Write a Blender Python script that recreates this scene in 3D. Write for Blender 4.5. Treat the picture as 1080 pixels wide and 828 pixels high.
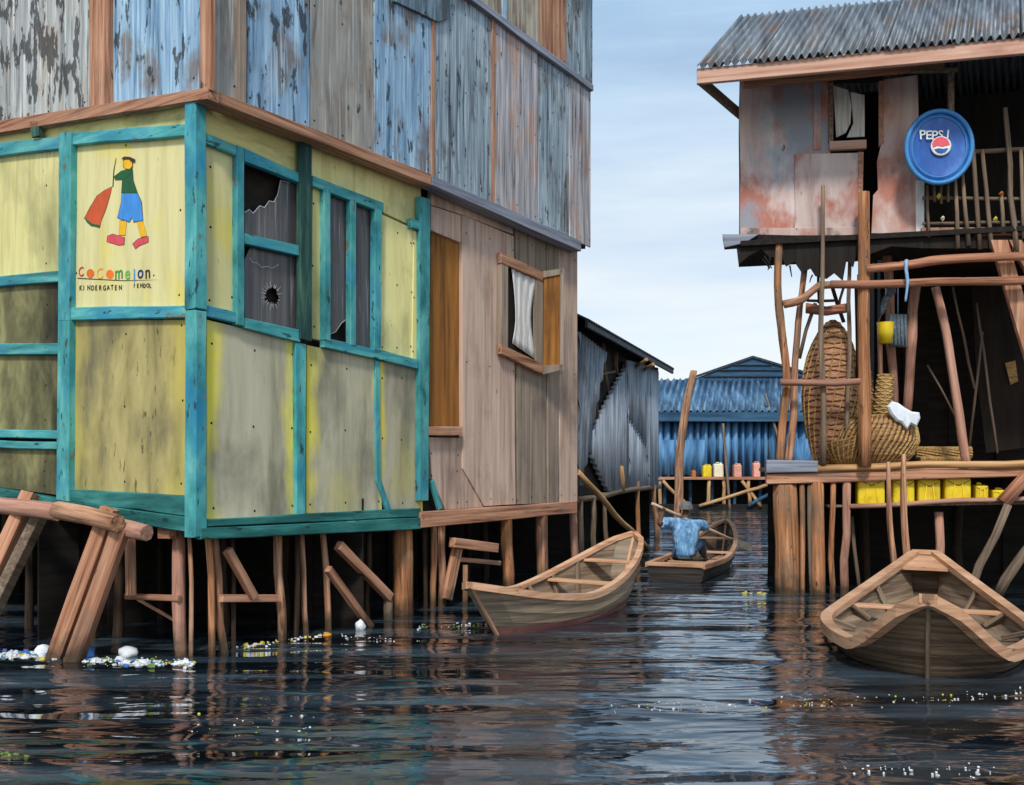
import bpy, bmesh, math, random
from mathutils import Vector, Matrix, noise as mnoise
random.seed(7)
R = math.radians
for o in list(bpy.data.objects): bpy.data.objects.remove(o)
scn = bpy.context.scene
COL = scn.collection

# ------------------------------------------------------------------ camera, sky, sun, exposure
F, CX, HZ = 960.0, 540.0, 492.0            # focal length in px of the 1080 px wide photograph, centre column, horizon row
CAM = Vector((0, 0, 1.5))
cam = bpy.data.cameras.new('camera'); cam_o = bpy.data.objects.new('camera', cam); COL.objects.link(cam_o)
cam_o.location = CAM; cam_o.rotation_euler = (R(90), 0, 0)
cam.sensor_width = 36; cam.lens = 36 * F / 1080; cam.shift_y = (HZ - 414) / 1080
cam.clip_end = 8000
scn.camera = cam_o

SUN_EL, SUN_AZ = R(48), R(188)             # azimuth clockwise from +Y: sun high behind the camera, a little to the left
w = bpy.data.worlds.new('World'); scn.world = w; w.use_nodes = True
nt = w.node_tree; nt.nodes.clear()
sky = nt.nodes.new('ShaderNodeTexSky'); sky.sky_type = 'NISHITA'; sky.sun_disc = False
sky.sun_elevation = SUN_EL; sky.sun_rotation = SUN_AZ; sky.dust_density = 1.6; sky.air_density = 1.0; sky.ozone_density = 1.2
tc = nt.nodes.new('ShaderNodeTexCoord'); mp = nt.nodes.new('ShaderNodeMapping'); mp.inputs['Scale'].default_value = (1.1, 1.1, 8.5)
nz = nt.nodes.new('ShaderNodeTexNoise'); nz.inputs['Scale'].default_value = 1.7; nz.inputs['Detail'].default_value = 7; nz.inputs['Roughness'].default_value = .58
cr = nt.nodes.new('ShaderNodeValToRGB'); cr.color_ramp.elements[0].position = .36; cr.color_ramp.elements[1].position = .66
cr.color_ramp.elements[0].color = (.48, .48, .48, 1); cr.color_ramp.elements[1].color = (.97, .97, .97, 1)
mx = nt.nodes.new('ShaderNodeMix'); mx.data_type = 'RGBA'
sx_ = nt.nodes.new('ShaderNodeSeparateXYZ'); vr = nt.nodes.new('ShaderNodeValToRGB'); ve = vr.color_ramp.elements
ve[0].position, ve[0].color = 0.0, (.80, .74, .66, 1); ve[1].position, ve[1].color = .46, (.40, .58, .76, 1); e_ = ve.new(.13); e_.color = (.74, .76, .76, 1)
vs = nt.nodes.new('ShaderNodeVectorMath'); vs.operation = 'SCALE'; vs.inputs['Scale'].default_value = 7.5
nt.links.new(tc.outputs['Generated'], sx_.inputs[0]); nt.links.new(sx_.outputs['Z'], vr.inputs[0]); nt.links.new(vr.outputs[0], vs.inputs[0]); nt.links.new(vs.outputs[0], mx.inputs[7])
bg = nt.nodes.new('ShaderNodeBackground'); bg.inputs['Strength'].default_value = .125
out = nt.nodes.new('ShaderNodeOutputWorld')
L = nt.links.new
L(tc.outputs['Generated'], mp.inputs['Vector']); L(mp.outputs[0], nz.inputs['Vector']); L(nz.outputs['Fac'], cr.inputs[0])
L(cr.outputs[0], mx.inputs[0]); L(sky.outputs[0], mx.inputs[6]); L(mx.outputs[2], bg.inputs[0]); L(bg.outputs[0], out.inputs[0])

sun = bpy.data.lights.new('sun', 'SUN'); sun.energy = 2.0; sun.angle = R(8); sun.color = (1, .95, .87)
sun_o = bpy.data.objects.new('sun', sun); COL.objects.link(sun_o)
sd = Vector((math.sin(SUN_AZ) * math.cos(SUN_EL), math.cos(SUN_AZ) * math.cos(SUN_EL), math.sin(SUN_EL)))
sun_o.rotation_euler = sd.to_track_quat('Z', 'Y').to_euler(); sun_o.location = (0, 0, 40)
scn.view_settings.view_transform = 'Standard'; scn.view_settings.look = 'None'
scn.view_settings.exposure = 0.46; scn.view_settings.gamma = 1

# ------------------------------------------------------------------ materials
def c8(r, g, b, k=1.0):
    f = lambda v: (v / 255 / 12.92 if v / 255 <= .04045 else ((v / 255 + .055) / 1.055) ** 2.4) * k
    return (f(r), f(g), f(b), 1)
def mat(name, stops, axis='y', hi=16, lo=1.3, rough=.85, blotch=None, spots=None, bump=.25, metal=0, spec=.3, detail=7, blotch2=None, fine=None, edge=None, wet=False):
    """weathered surface: grain streaks along the object's own axis, soft blotches of a second colour, dark flakes"""
    m = bpy.data.materials.new(name); m.use_nodes = True; t = m.node_tree; N = t.nodes.new; K = t.links.new
    b = t.nodes['Principled BSDF']; b.inputs['Roughness'].default_value = rough; b.inputs['Metallic'].default_value = metal
    b.inputs['Specular IOR Level'].default_value = spec
    co = N('ShaderNodeTexCoord'); oi = N('ShaderNodeObjectInfo'); ml = N('ShaderNodeMath'); ml.operation = 'MULTIPLY'; ml.inputs[1].default_value = 37.0
    ad = N('ShaderNodeVectorMath'); ad.operation = 'ADD'; K(oi.outputs['Random'], ml.inputs[0]); K(co.outputs['Object'], ad.inputs[0]); K(ml.outputs[0], ad.inputs[1])
    s = [lo if ch in axis else hi for ch in 'xyz']
    mp = N('ShaderNodeMapping'); mp.inputs['Scale'].default_value = s; K(ad.outputs[0], mp.inputs['Vector'])
    n1 = N('ShaderNodeTexNoise'); n1.inputs['Scale'].default_value = 1; n1.inputs['Detail'].default_value = detail; n1.inputs['Roughness'].default_value = .62; n1.inputs['Distortion'].default_value = .35
    K(mp.outputs[0], n1.inputs['Vector'])
    r1 = N('ShaderNodeValToRGB'); els = r1.color_ramp.elements
    while len(els) > 1: els.remove(els[-1])
    els[0].position, els[0].color = stops[0]
    for p, c in stops[1:]: e = els.new(p); e.color = c
    K(n1.outputs['Fac'], r1.inputs[0]); cur = r1.outputs[0]
    def over(cur, colr, scale, lo_, hi_, amt, stretch=1.0, det=6):
        mp2 = N('ShaderNodeMapping'); s2 = [scale * stretch if ch in axis else scale for ch in 'xyz']; mp2.inputs['Scale'].default_value = s2; mp2.inputs['Location'].default_value = (scale, 3.1 * lo_, 7)
        K(ad.outputs[0], mp2.inputs['Vector'])
        n = N('ShaderNodeTexNoise'); n.inputs['Scale'].default_value = 1; n.inputs['Detail'].default_value = det; n.inputs['Roughness'].default_value = .6; K(mp2.outputs[0], n.inputs['Vector'])
        rr = N('ShaderNodeMapRange'); rr.inputs[1].default_value = lo_; rr.inputs[2].default_value = hi_; rr.inputs[3].default_value = 0; rr.inputs[4].default_value = amt; K(n.outputs['Fac'], rr.inputs[0])
        x = N('ShaderNodeMix'); x.data_type = 'RGBA'; x.inputs[7].default_value = colr; K(rr.outputs[0], x.inputs[0]); K(cur, x.inputs[6]); return x.outputs[2]
    if blotch: cur = over(cur, blotch[0], blotch[1], blotch[2], blotch[3], blotch[4], .55)
    if blotch2: cur = over(cur, blotch2[0], blotch2[1], blotch2[2], blotch2[3], blotch2[4], .5)
    if fine: cur = over(cur, fine[0], fine[1], fine[2], fine[2] + .12, fine[3], .035, 3)
    if spots: cur = over(cur, spots[0], spots[1], spots[2], spots[2] + .035, spots[3], .3, 4)
    if edge:                                                  # second colour along the board's sides: surviving yellow paint, darker on dark olive boards
        sp_ = N('ShaderNodeSeparateXYZ'); K(co.outputs['Generated'], sp_.inputs[0]); m1 = N('ShaderNodeMath'); m1.operation = 'SUBTRACT'; m1.inputs[1].default_value = .5; K(sp_.outputs['X'], m1.inputs[0])
        m2 = N('ShaderNodeMath'); m2.operation = 'ABSOLUTE'; K(m1.outputs[0], m2.inputs[0]); mpe = N('ShaderNodeMapping'); mpe.inputs['Scale'].default_value = (2.5, 1.1, 1); K(ad.outputs[0], mpe.inputs['Vector'])
        ne = N('ShaderNodeTexNoise'); ne.inputs['Scale'].default_value = 1.4; ne.inputs['Detail'].default_value = 5; K(mpe.outputs[0], ne.inputs['Vector']); m3 = N('ShaderNodeMath'); m3.operation = 'MULTIPLY_ADD'; m3.inputs[1].default_value = .5; K(ne.outputs['Fac'], m3.inputs[0]); K(m2.outputs[0], m3.inputs[2])
        re_ = N('ShaderNodeMapRange'); re_.inputs[1].default_value = edge[1]; re_.inputs[2].default_value = edge[2]; re_.inputs[4].default_value = edge[3]; K(m3.outputs[0], re_.inputs[0])
        xe = N('ShaderNodeMix'); xe.data_type = 'RGBA'; xe.inputs[7].default_value = edge[0]; K(re_.outputs[0], xe.inputs[0]); K(cur, xe.inputs[6]); cur = xe.outputs[2]
    if wet:
        gp = N('ShaderNodeNewGeometry'); sz_ = N('ShaderNodeSeparateXYZ'); K(gp.outputs['Position'], sz_.inputs[0]); nw = N('ShaderNodeTexNoise'); nw.inputs['Scale'].default_value = 7; nw.inputs['Detail'].default_value = 5; K(gp.outputs['Position'], nw.inputs['Vector'])
        ma = N('ShaderNodeMath'); ma.operation = 'MULTIPLY_ADD'; ma.inputs[1].default_value = -.34; K(nw.outputs['Fac'], ma.inputs[0]); K(sz_.outputs['Z'], ma.inputs[2])
        rw = N('ShaderNodeMapRange'); rw.inputs[1].default_value = -.12; rw.inputs[2].default_value = .05; rw.inputs[3].default_value = .8; rw.inputs[4].default_value = 0; K(ma.outputs[0], rw.inputs[0])
        xw = N('ShaderNodeMix'); xw.data_type = 'RGBA'; xw.inputs[7].default_value = c8(44, 42, 28); K(rw.outputs[0], xw.inputs[0]); K(cur, xw.inputs[6]); cur = xw.outputs[2]
    # slight value difference from piece to piece
    hv = N('ShaderNodeHueSaturation'); mr = N('ShaderNodeMapRange'); mr.inputs[3].default_value = .88; mr.inputs[4].default_value = 1.12
    K(oi.outputs['Random'], mr.inputs[0]); K(mr.outputs[0], hv.inputs['Value']); K(cur, hv.inputs['Color']); K(hv.outputs[0], b.inputs['Base Color'])
    bp = N('ShaderNodeBump'); bp.inputs['Strength'].default_value = bump; bp.inputs['Distance'].default_value = .02; K(n1.outputs['Fac'], bp.inputs['Height']); K(bp.outputs[0], b.inputs['Normal'])
    return m
def plain(name, col, rough=.7, spec=.3, var=.12):
    a = tuple(x * (1 - var) for x in col[:3]) + (1,); d = tuple(min(1, x * (1 + var)) for x in col[:3]) + (1,)
    return mat(name, [(.35, a), (.65, d)], hi=18, lo=6, rough=rough, spec=spec, bump=.08)
BLK = c8(26, 23, 20)
M = {}
M['core'] = mat('dark_inside', [(.3, c8(20, 17, 14)), (.7, c8(46, 38, 30))], hi=9)
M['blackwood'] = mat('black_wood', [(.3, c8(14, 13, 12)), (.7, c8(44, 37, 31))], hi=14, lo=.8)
M['teal'] = mat('teal_paint', [(.3, c8(36, 100, 106)), (.5, c8(72, 158, 158)), (.7, c8(118, 192, 186))], hi=5, lo=2, blotch=(c8(36, 128, 168), 2.2, .5, .68, .75), spots=(c8(30, 60, 60), 16, .63, .85), blotch2=(c8(116, 100, 80), 8, .63, .67, .85), bump=.3, rough=.6)
M['tealx'] = mat('teal_paint_x', [(.3, c8(36, 100, 106)), (.5, c8(72, 158, 158)), (.7, c8(118, 192, 186))], axis='x', hi=9, lo=1.6, blotch=(c8(36, 128, 168), 2.2, .5, .68, .75), spots=(c8(30, 60, 60), 16, .63, .85), blotch2=(c8(116, 100, 80), 8, .63, .67, .85), bump=.3, rough=.6)
M['tealdark'] = mat('teal_paint_old', [(.3, c8(16, 56, 56)), (.5, c8(38, 104, 100)), (.7, c8(74, 148, 140))], axis='x', hi=9, lo=1.2, spots=(c8(20, 40, 40), 14, .62, .8), rough=.6)
M['tealgrime'] = mat('teal_paint_grimy', [(.3, c8(20, 44, 42)), (.5, c8(40, 80, 74)), (.7, c8(90, 130, 104))], hi=12, lo=1.2, rough=.7)
CREAM, YEL, OLV, GRY = c8(226, 214, 150), c8(232, 214, 96), c8(134, 126, 78), c8(104, 104, 92)
M['cream'] = mat('cream_board', [(.3, c8(206, 194, 130)), (.55, c8(228, 218, 158)), (.75, c8(236, 226, 160))], hi=7, lo=.9, blotch=(c8(236, 214, 70), 1.6, .52, .7, .9), spots=(c8(120, 110, 70), 20, .7, .6), bump=.12, rough=.75)
M['yellow'] = mat('yellow_board', [(.3, c8(206, 197, 134)), (.5, c8(232, 222, 150)), (.75, c8(240, 232, 172))], hi=8, lo=.9, blotch=(c8(140, 138, 96), 1.4, .52, .72, .8), spots=(c8(100, 92, 50), 18, .68, .7), fine=(c8(180, 170, 122), 26, .57, .4), bump=.12, rough=.75)
M['olive'] = mat('olive_board', [(.28, c8(104, 98, 62)), (.5, c8(172, 158, 104)), (.75, c8(208, 192, 128))], hi=4, lo=1.1, blotch=(c8(92, 92, 78), 1.3, .46, .66, .9), spots=(c8(60, 54, 34), 15, .64, .7), blotch2=(c8(216, 200, 90), 1.1, .56, .74, .6), edge=(c8(206, 188, 96), .52, .72, .8), bump=.2, rough=.8)
M['greyolive'] = mat('grey_board', [(.28, c8(140, 134, 110)), (.5, c8(184, 177, 150)), (.75, c8(206, 198, 170))], hi=6, lo=.7, blotch=(c8(206, 196, 100), 1.2, .55, .7, .6), blotch2=(c8(100, 98, 84), 1.5, .5, .7, .8), edge=(c8(236, 220, 84), .60, .74, .95), bump=.15, rough=.8)
M['darkolive'] = mat('dark_olive_board', [(.28, c8(50, 48, 32)), (.5, c8(112, 108, 74)), (.75, c8(170, 164, 110))], hi=3.2, lo=1.6, blotch=(c8(34, 32, 26), 1.7, .5, .7, .9), edge=(c8(34, 32, 24), .62, .80, .85), bump=.2, rough=.8)
M['frieze'] = mat('stained_yellow_board', [(.3, c8(176, 168, 118)), (.5, c8(226, 214, 140)), (.75, c8(240, 230, 160))], axis='x', hi=7, lo=.8, blotch=(c8(84, 82, 64), 1.8, .5, .72, .85), bump=.15)
M['redwood'] = mat('red_brown_wood', [(.3, c8(92, 58, 42)), (.43, c8(160, 110, 84)), (.56, c8(186, 138, 108)), (.72, c8(214, 170, 140))], hi=26, lo=1.2, blotch=(c8(128, 108, 94), 2.6, .54, .70, .7), spots=(c8(60, 40, 32), 16, .68, .8), bump=.4)
M['redwoodx'] = mat('red_brown_wood_x', [(.3, c8(92, 58, 42)), (.43, c8(160, 110, 84)), (.56, c8(186, 138, 108)), (.72, c8(214, 170, 140))], axis='x', hi=26, lo=1.0, blotch=(c8(128, 108, 94), 2.6, .54, .70, .7), spots=(c8(60, 40, 32), 16, .68, .8), wet=True, bump=.4)
M['greyx'] = mat('grey_plank_x', [(.28, c8(96, 98, 110)), (.5, c8(140, 146, 160)), (.75, c8(176, 182, 196))], axis='x', hi=22, lo=1.0, bump=.3)
def sheet(name, a, b, c_, bl, amt=.8, flake=.56, hi=15):
    return mat(name, [(.3, tuple(q * .75 for q in a[:3]) + (1,)), (.45, b), (.62, c_)], hi=hi, lo=.8, blotch=(bl, 2.4, .52, .62, amt), spots=(c8(40, 36, 34), 11, flake, .85), blotch2=(c8(54, 50, 46), 1.5, .58, .78, .7), fine=(tuple(min(1, q * 1.45 + .05) for q in c_[:3]) + (1,), 34, .53, .6), bump=.35, rough=.65, spec=.4)
M['sh_blue'] = sheet('peeled_blue_sheet', c8(74, 104, 130), c8(126, 164, 196), c8(166, 196, 218), c8(120, 102, 88), flake=.585)
M['sh_grey'] = sheet('mottled_grey_sheet', c8(84, 84, 80), c8(146, 150, 148), c8(188, 190, 188), c8(170, 160, 146), flake=.53)
M['sh_tan'] = sheet('grey_tan_sheet', c8(100, 98, 96), c8(146, 144, 138), c8(172, 166, 156), c8(136, 120, 104), flake=.68, hi=7)
M['sh_slate'] = sheet('slate_sheet', c8(70, 80, 90), c8(124, 142, 154), c8(170, 184, 192), c8(92, 88, 84), flake=.6, hi=22)
M['sh_rose'] = sheet('rosy_grey_sheet', c8(88, 82, 84), c8(150, 146, 150), c8(190, 186, 188), c8(182, 140, 116), flake=.66, hi=24)
M['sh_navy'] = sheet('dark_blue_sheet', c8(50, 66, 78), c8(84, 106, 120), c8(112, 134, 146), c8(60, 66, 70), flake=.7)
M['sh_dim'] = sheet('brown_grey_sheet', c8(90, 80, 70), c8(150, 138, 122), c8(180, 170, 150), c8(120, 92, 70), flake=.66, hi=20)
M['brownply'] = mat('brown_plank', [(.26, c8(146, 118, 100)), (.48, c8(194, 166, 148)), (.7, c8(216, 190, 172))], hi=15, lo=.7, blotch=(c8(120, 104, 92), 1.6, .5, .7, .75), spots=(c8(80, 58, 44), 14, .69, .6), fine=(c8(128, 104, 88), 22, .58, .4), bump=.25)
M['brownply2'] = mat('grey_brown_plank', [(.26, c8(96, 84, 74)), (.5, c8(150, 134, 118)), (.76, c8(184, 162, 142))], hi=18, lo=.6, blotch=(c8(92, 84, 76), 1.4, .48, .7, .8), bump=.35)
M['orangeply'] = mat('orange_brown_board', [(.26, c8(84, 54, 26)), (.5, c8(150, 98, 44)), (.76, c8(184, 124, 58))], hi=14, lo=.7, blotch=(c8(66, 48, 32), 1.5, .5, .7, .8), bump=.3)
M['stilt'] = mat('stilt_wood', [(.3, c8(70, 46, 34)), (.43, c8(146, 104, 78)), (.56, c8(184, 138, 108)), (.72, c8(218, 176, 146))], axis='z', hi=26, lo=1.4, blotch=(c8(112, 96, 84), 3.0, .54, .70, .7), spots=(c8(50, 34, 26), 18, .66, .8), wet=True, bump=.5)
M['stilto'] = mat('orange_stilt_wood', [(.3, c8(70, 46, 30)), (.43, c8(148, 98, 64)), (.56, c8(182, 126, 86)), (.72, c8(214, 168, 132))], axis='z', hi=26, lo=1.1, blotch=(c8(112, 98, 82), 3.0, .5, .66, .8), spots=(c8(50, 34, 26), 18, .64, .85), wet=True, bump=.6)
M['stiltg'] = mat('grey_stilt_wood', [(.26, c8(70, 58, 48)), (.48, c8(118, 100, 84)), (.74, c8(160, 138, 116))], axis='z', hi=26, lo=1.2, wet=True, bump=.5)
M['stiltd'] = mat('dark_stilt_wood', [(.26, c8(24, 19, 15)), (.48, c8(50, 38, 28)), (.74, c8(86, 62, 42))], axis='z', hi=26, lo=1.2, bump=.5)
M['ochre'] = mat('ochre_pole_wood', [(.3, c8(110, 78, 44)), (.45, c8(178, 136, 92)), (.58, c8(198, 156, 110)), (.72, c8(220, 182, 140))], axis='z', hi=22, lo=1.0, wet=True, bump=.4)
M['pinkwood'] = mat('pink_brown_wood', [(.26, c8(122, 84, 70)), (.48, c8(172, 126, 106)), (.74, c8(206, 164, 142))], axis='z', hi=24, lo=1.0, wet=True, bump=.4)
M['redpole'] = mat('red_brown_pole', [(.3, c8(92, 58, 42)), (.43, c8(150, 100, 76)), (.56, c8(178, 126, 98)), (.72, c8(208, 160, 132))], axis='z', hi=24, lo=1.0, spots=(c8(60, 40, 32), 16, .66, .8), bump=.5)
M['fascia'] = mat('fascia_wood', [(.26, c8(170, 122, 100)), (.48, c8(206, 162, 140)), (.74, c8(224, 186, 166))], axis='x', hi=20, lo=.8, blotch=(c8(150, 100, 80), 1.6, .55, .72, .7), bump=.3)
M['glass'] = mat('dusty_glass', [(.26, c8(62, 60, 62)), (.48, c8(84, 82, 84)), (.74, c8(116, 112, 112))], hi=26, lo=.7, rough=.28, spec=.5, blotch=(c8(66, 54, 44), 2, .5, .7, .6), fine=(c8(170, 168, 166), 30, .6, .7), bump=.05)
M['crack'] = plain('glass_edge', c8(190, 190, 190), .4)
M['curtain'] = mat('white_curtain_cloth', [(.3, c8(170, 168, 162)), (.55, c8(222, 220, 214)), (.75, c8(240, 238, 234))], hi=30, lo=1.5, bump=.5)
M['rust'] = mat('rusty_pink_sheet', [(.26, c8(160, 132, 128)), (.46, c8(200, 176, 170)), (.74, c8(220, 206, 200))], hi=5, lo=.8, blotch=(c8(168, 84, 56), 1.7, .465, .57, .82), blotch2=(c8(128, 156, 172), 1.7, .5, .62, .75), spots=(c8(60, 40, 34), 12, .68, .8), bump=.25, rough=.6, spec=.4)
M['rust2'] = mat('rusty_patch_sheet', [(.26, c8(164, 116, 100)), (.46, c8(196, 166, 156)), (.74, c8(214, 200, 194))], hi=6, lo=.7, blotch=(c8(176, 90, 60), 1.8, .48, .6, .75), blotch2=(c8(60, 50, 46), 2.4, .58, .68, .85), spots=(c8(50, 36, 30), 13, .66, .8), bump=.3, rough=.6, spec=.4)
M['roofmet'] = mat('weathered_roof_iron', [(.26, c8(70, 70, 74)), (.48, c8(118, 124, 130)), (.74, c8(164, 172, 180))], hi=9, lo=.6, blotch=(c8(140, 114, 98), 2.0, .54, .66, .8), spots=(c8(70, 50, 40), 9, .66, .7), bump=.1, rough=.5, metal=.25, spec=.5)
M['shedmet'] = mat('dark_shed_iron', [(.26, c8(84, 90, 98)), (.48, c8(150, 162, 176)), (.74, c8(196, 208, 222))], hi=8, lo=.6, blotch=(c8(90, 82, 76), 1.1, .52, .68, .6), bump=.1, rough=.55, spec=.5)
M['shedroof'] = mat('dark_shed_roof', [(.26, c8(26, 30, 36)), (.48, c8(46, 54, 64)), (.74, c8(70, 80, 94))], hi=8, lo=.8, rough=.6, bump=.1)
M['bluemet'] = mat('blue_painted_iron', [(.26, c8(40, 78, 112)), (.48, c8(74, 126, 172)), (.74, c8(130, 174, 208))], hi=3, lo=.5, blotch=(c8(28, 56, 90), 1.0, .56, .7, .6), bump=.1, rough=.55)
M['blueroof'] = mat('blue_grey_roof_iron', [(.26, c8(36, 60, 84)), (.48, c8(70, 104, 134)), (.74, c8(128, 164, 192))], hi=3, lo=.5, blotch=(c8(34, 46, 60), 1.0, .52, .7, .7), bump=.1, rough=.55)
M['bluedark'] = mat('dark_blue_board', [(.26, c8(30, 52, 72)), (.48, c8(50, 86, 114)), (.74, c8(76, 118, 150))], axis='x', hi=6, lo=.5)
M['hull'] = mat('grey_hull_planks', [(.26, c8(90, 76, 62)), (.48, c8(144, 124, 103)), (.74, c8(182, 160, 134))], axis='xy', hi=22, lo=1.0, blotch=(c8(92, 104, 104), 1.8, .52, .7, .5), bump=.5)
M['hullr'] = mat('brown_hull_planks', [(.26, c8(58, 46, 36)), (.48, c8(116, 98, 80)), (.74, c8(164, 140, 114))], axis='xy', hi=26, lo=1.0, bump=.6)
M['hulld'] = mat('dark_hull_planks', [(.26, c8(36, 32, 30)), (.48, c8(66, 60, 56)), (.74, c8(98, 90, 84))], axis='xy', hi=24, lo=1.0, bump=.5)
M['hullb'] = mat('dark_brown_hull_planks', [(.26, c8(40, 32, 25)), (.48, c8(86, 70, 55)), (.74, c8(136, 114, 90))], axis='xy', hi=24, lo=1.0, bump=.6)
M['keelred'] = mat('faded_red_paint', [(.26, c8(96, 58, 52)), (.48, c8(142, 92, 84)), (.74, c8(176, 124, 112))], axis='xy', hi=18, lo=1.0)
M['gun'] = mat('gunwale_wood', [(.26, c8(140, 100, 74)), (.48, c8(196, 150, 116)), (.74, c8(220, 180, 148))], axis='xy', hi=22, lo=1.5, spots=(c8(90, 62, 46), 16, .66, .7), bump=.4)
M['wicker'] = mat('wicker_weave', [(.3, c8(110, 82, 44)), (.5, c8(178, 144, 90)), (.72, c8(208, 178, 124))], axis='x', hi=60, lo=8, bump=.5)
M['wickerp'] = mat('pink_brown_wicker', [(.3, c8(128, 84, 64)), (.5, c8(180, 132, 102)), (.72, c8(208, 168, 134))], axis='x', hi=60, lo=8, bump=.5)
M['strip'] = plain('cane_strip', c8(116, 72, 52))
M['jerry'] = mat('yellow_plastic', [(.3, c8(214, 178, 16)), (.55, c8(238, 208, 30)), (.75, c8(246, 220, 60))], hi=6, lo=3, blotch=(c8(150, 110, 20), 5, .58, .72, .6), rough=.45, spec=.5, bump=.05)
M['jerryd'] = plain('dark_plastic_cap', c8(70, 50, 20), .5)
M['cap'] = plain('yellow_cap', c8(200, 160, 20), .5)
M['white'] = plain('white_paint', c8(232, 232, 228), .6)
M['psblue'] = mat('blue_enamel', [(.3, c8(22, 70, 142)), (.55, c8(34, 96, 178)), (.75, c8(60, 124, 200))], hi=7, lo=3, blotch=(c8(22, 50, 92), 5, .58, .72, .6), rough=.4, spec=.5, bump=.05)
M['psrim'] = plain('light_blue_enamel', c8(70, 140, 200), .45)
M['pspink'] = plain('pink_red_enamel', c8(226, 92, 104), .5)
for k_, v_ in dict(red=(220, 62, 58), orange=(240, 116, 34), amber=(240, 178, 40), green=(74, 150, 78), green2=(110, 170, 84), sky=(76, 146, 206), navy=(30, 50, 110), maroon=(70, 34, 48), ink=(34, 30, 28),
                   bag=(214, 92, 48), shirtg=(40, 96, 56), shorts=(66, 138, 210), skiny=(242, 182, 36), shoe=(230, 84, 98), hat=(60, 50, 42)).items():
    M['p_' + k_] = plain('sign_paint_' + k_, c8(*v_), .65)
M['cloth'] = plain('white_blue_cloth', c8(216, 222, 230), .9)
M['bucketg'] = mat('grey_blue_net', [(.3, c8(70, 84, 96)), (.55, c8(110, 126, 138)), (.75, c8(150, 166, 176))], hi=40, lo=2)
M['shirt'] = mat('blue_shirt_cloth', [(.3, c8(66, 112, 160)), (.5, c8(112, 162, 206)), (.7, c8(180, 210, 234))], axis='z', hi=20, lo=6, bump=.6, rough=.95)
M['trouser'] = plain('blue_grey_trousers', c8(64, 96, 130), .95)
M['skin'] = plain('dark_skin', c8(104, 72, 56), .5)
M['hair'] = mat('grey_black_hair', [(.35, c8(52, 52, 56)), (.6, c8(150, 150, 154))], hi=90, lo=40, bump=.8)
M['palewood'] = mat('pale_paddle_wood', [(.3, c8(190, 162, 132)), (.6, c8(236, 214, 188))], axis='z', hi=20, lo=1.5)
M['rope'] = plain('pale_blue_rope', c8(140, 176, 214), .9)
M['litterw'] = plain('white_plastic_litter', c8(222, 226, 230), .5); M['litterb'] = plain('blue_plastic_litter', c8(70, 120, 190), .5)
M['littery'] = plain('yellow_litter', c8(206, 190, 70), .6); M['weed'] = plain('green_weed', c8(110, 130, 60), .8); M['litter_orange'] = plain('orange_litter', c8(226, 150, 40), .6)

def water_mat():
    m = bpy.data.materials.new('lagoon_water'); m.use_nodes = True; t = m.node_tree; N = t.nodes.new; K = t.links.new; b = t.nodes['Principled BSDF']
    b.inputs['Base Color'].default_value = (.006, .009, .012, 1); b.inputs['Roughness'].default_value = .06; b.inputs['IOR'].default_value = 1.36; b.inputs['Coat Weight'].default_value = .7; b.inputs['Coat IOR'].default_value = 1.5; b.inputs['Coat Roughness'].default_value = .05
    co = N('ShaderNodeTexCoord'); hs = []
    for sc, amp, d in (((.30, 1.15, 1), 1.15, 2.5), ((1.2, 3.6, 1), .28, 2.5), ((6, 14, 1), .016, 2)):
        mp = N('ShaderNodeMapping'); mp.inputs['Scale'].default_value = sc; mp.inputs['Rotation'].default_value = (0, 0, R(4)); K(co.outputs['Object'], mp.inputs['Vector'])
        n = N('ShaderNodeTexNoise'); n.inputs['Scale'].default_value = 1; n.inputs['Detail'].default_value = d; n.inputs['Distortion'].default_value = .6; K(mp.outputs[0], n.inputs['Vector'])
        q = N('ShaderNodeMath'); q.operation = 'MULTIPLY'; q.inputs[1].default_value = amp; K(n.outputs['Fac'], q.inputs[0]); hs.append(q.outputs[0])
    a1 = N('ShaderNodeMath'); K(hs[0], a1.inputs[0]); K(hs[1], a1.inputs[1]); a2 = N('ShaderNodeMath'); K(a1.outputs[0], a2.inputs[0]); K(hs[2], a2.inputs[1])
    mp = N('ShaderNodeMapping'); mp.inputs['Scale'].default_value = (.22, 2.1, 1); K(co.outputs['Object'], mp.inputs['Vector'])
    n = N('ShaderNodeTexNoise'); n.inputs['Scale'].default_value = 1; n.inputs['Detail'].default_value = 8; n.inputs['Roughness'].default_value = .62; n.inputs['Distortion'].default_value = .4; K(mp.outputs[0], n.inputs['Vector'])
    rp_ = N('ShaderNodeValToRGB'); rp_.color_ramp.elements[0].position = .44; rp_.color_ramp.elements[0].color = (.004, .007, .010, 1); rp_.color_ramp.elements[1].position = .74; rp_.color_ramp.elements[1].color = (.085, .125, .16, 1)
    K(n.outputs['Fac'], rp_.inputs[0]); K(rp_.outputs[0], b.inputs['Base Color'])      # pale streaks painted in for sky reflections on the murky water
    bp = N('ShaderNodeBump'); bp.inputs['Strength'].default_value = .75; bp.inputs['Distance'].default_value = .15; K(a2.outputs[0], bp.inputs['Height']); K(bp.outputs[0], b.inputs['Normal']); K(bp.outputs[0], b.inputs['Coat Normal'])
    return m
M['water'] = water_mat()

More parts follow.
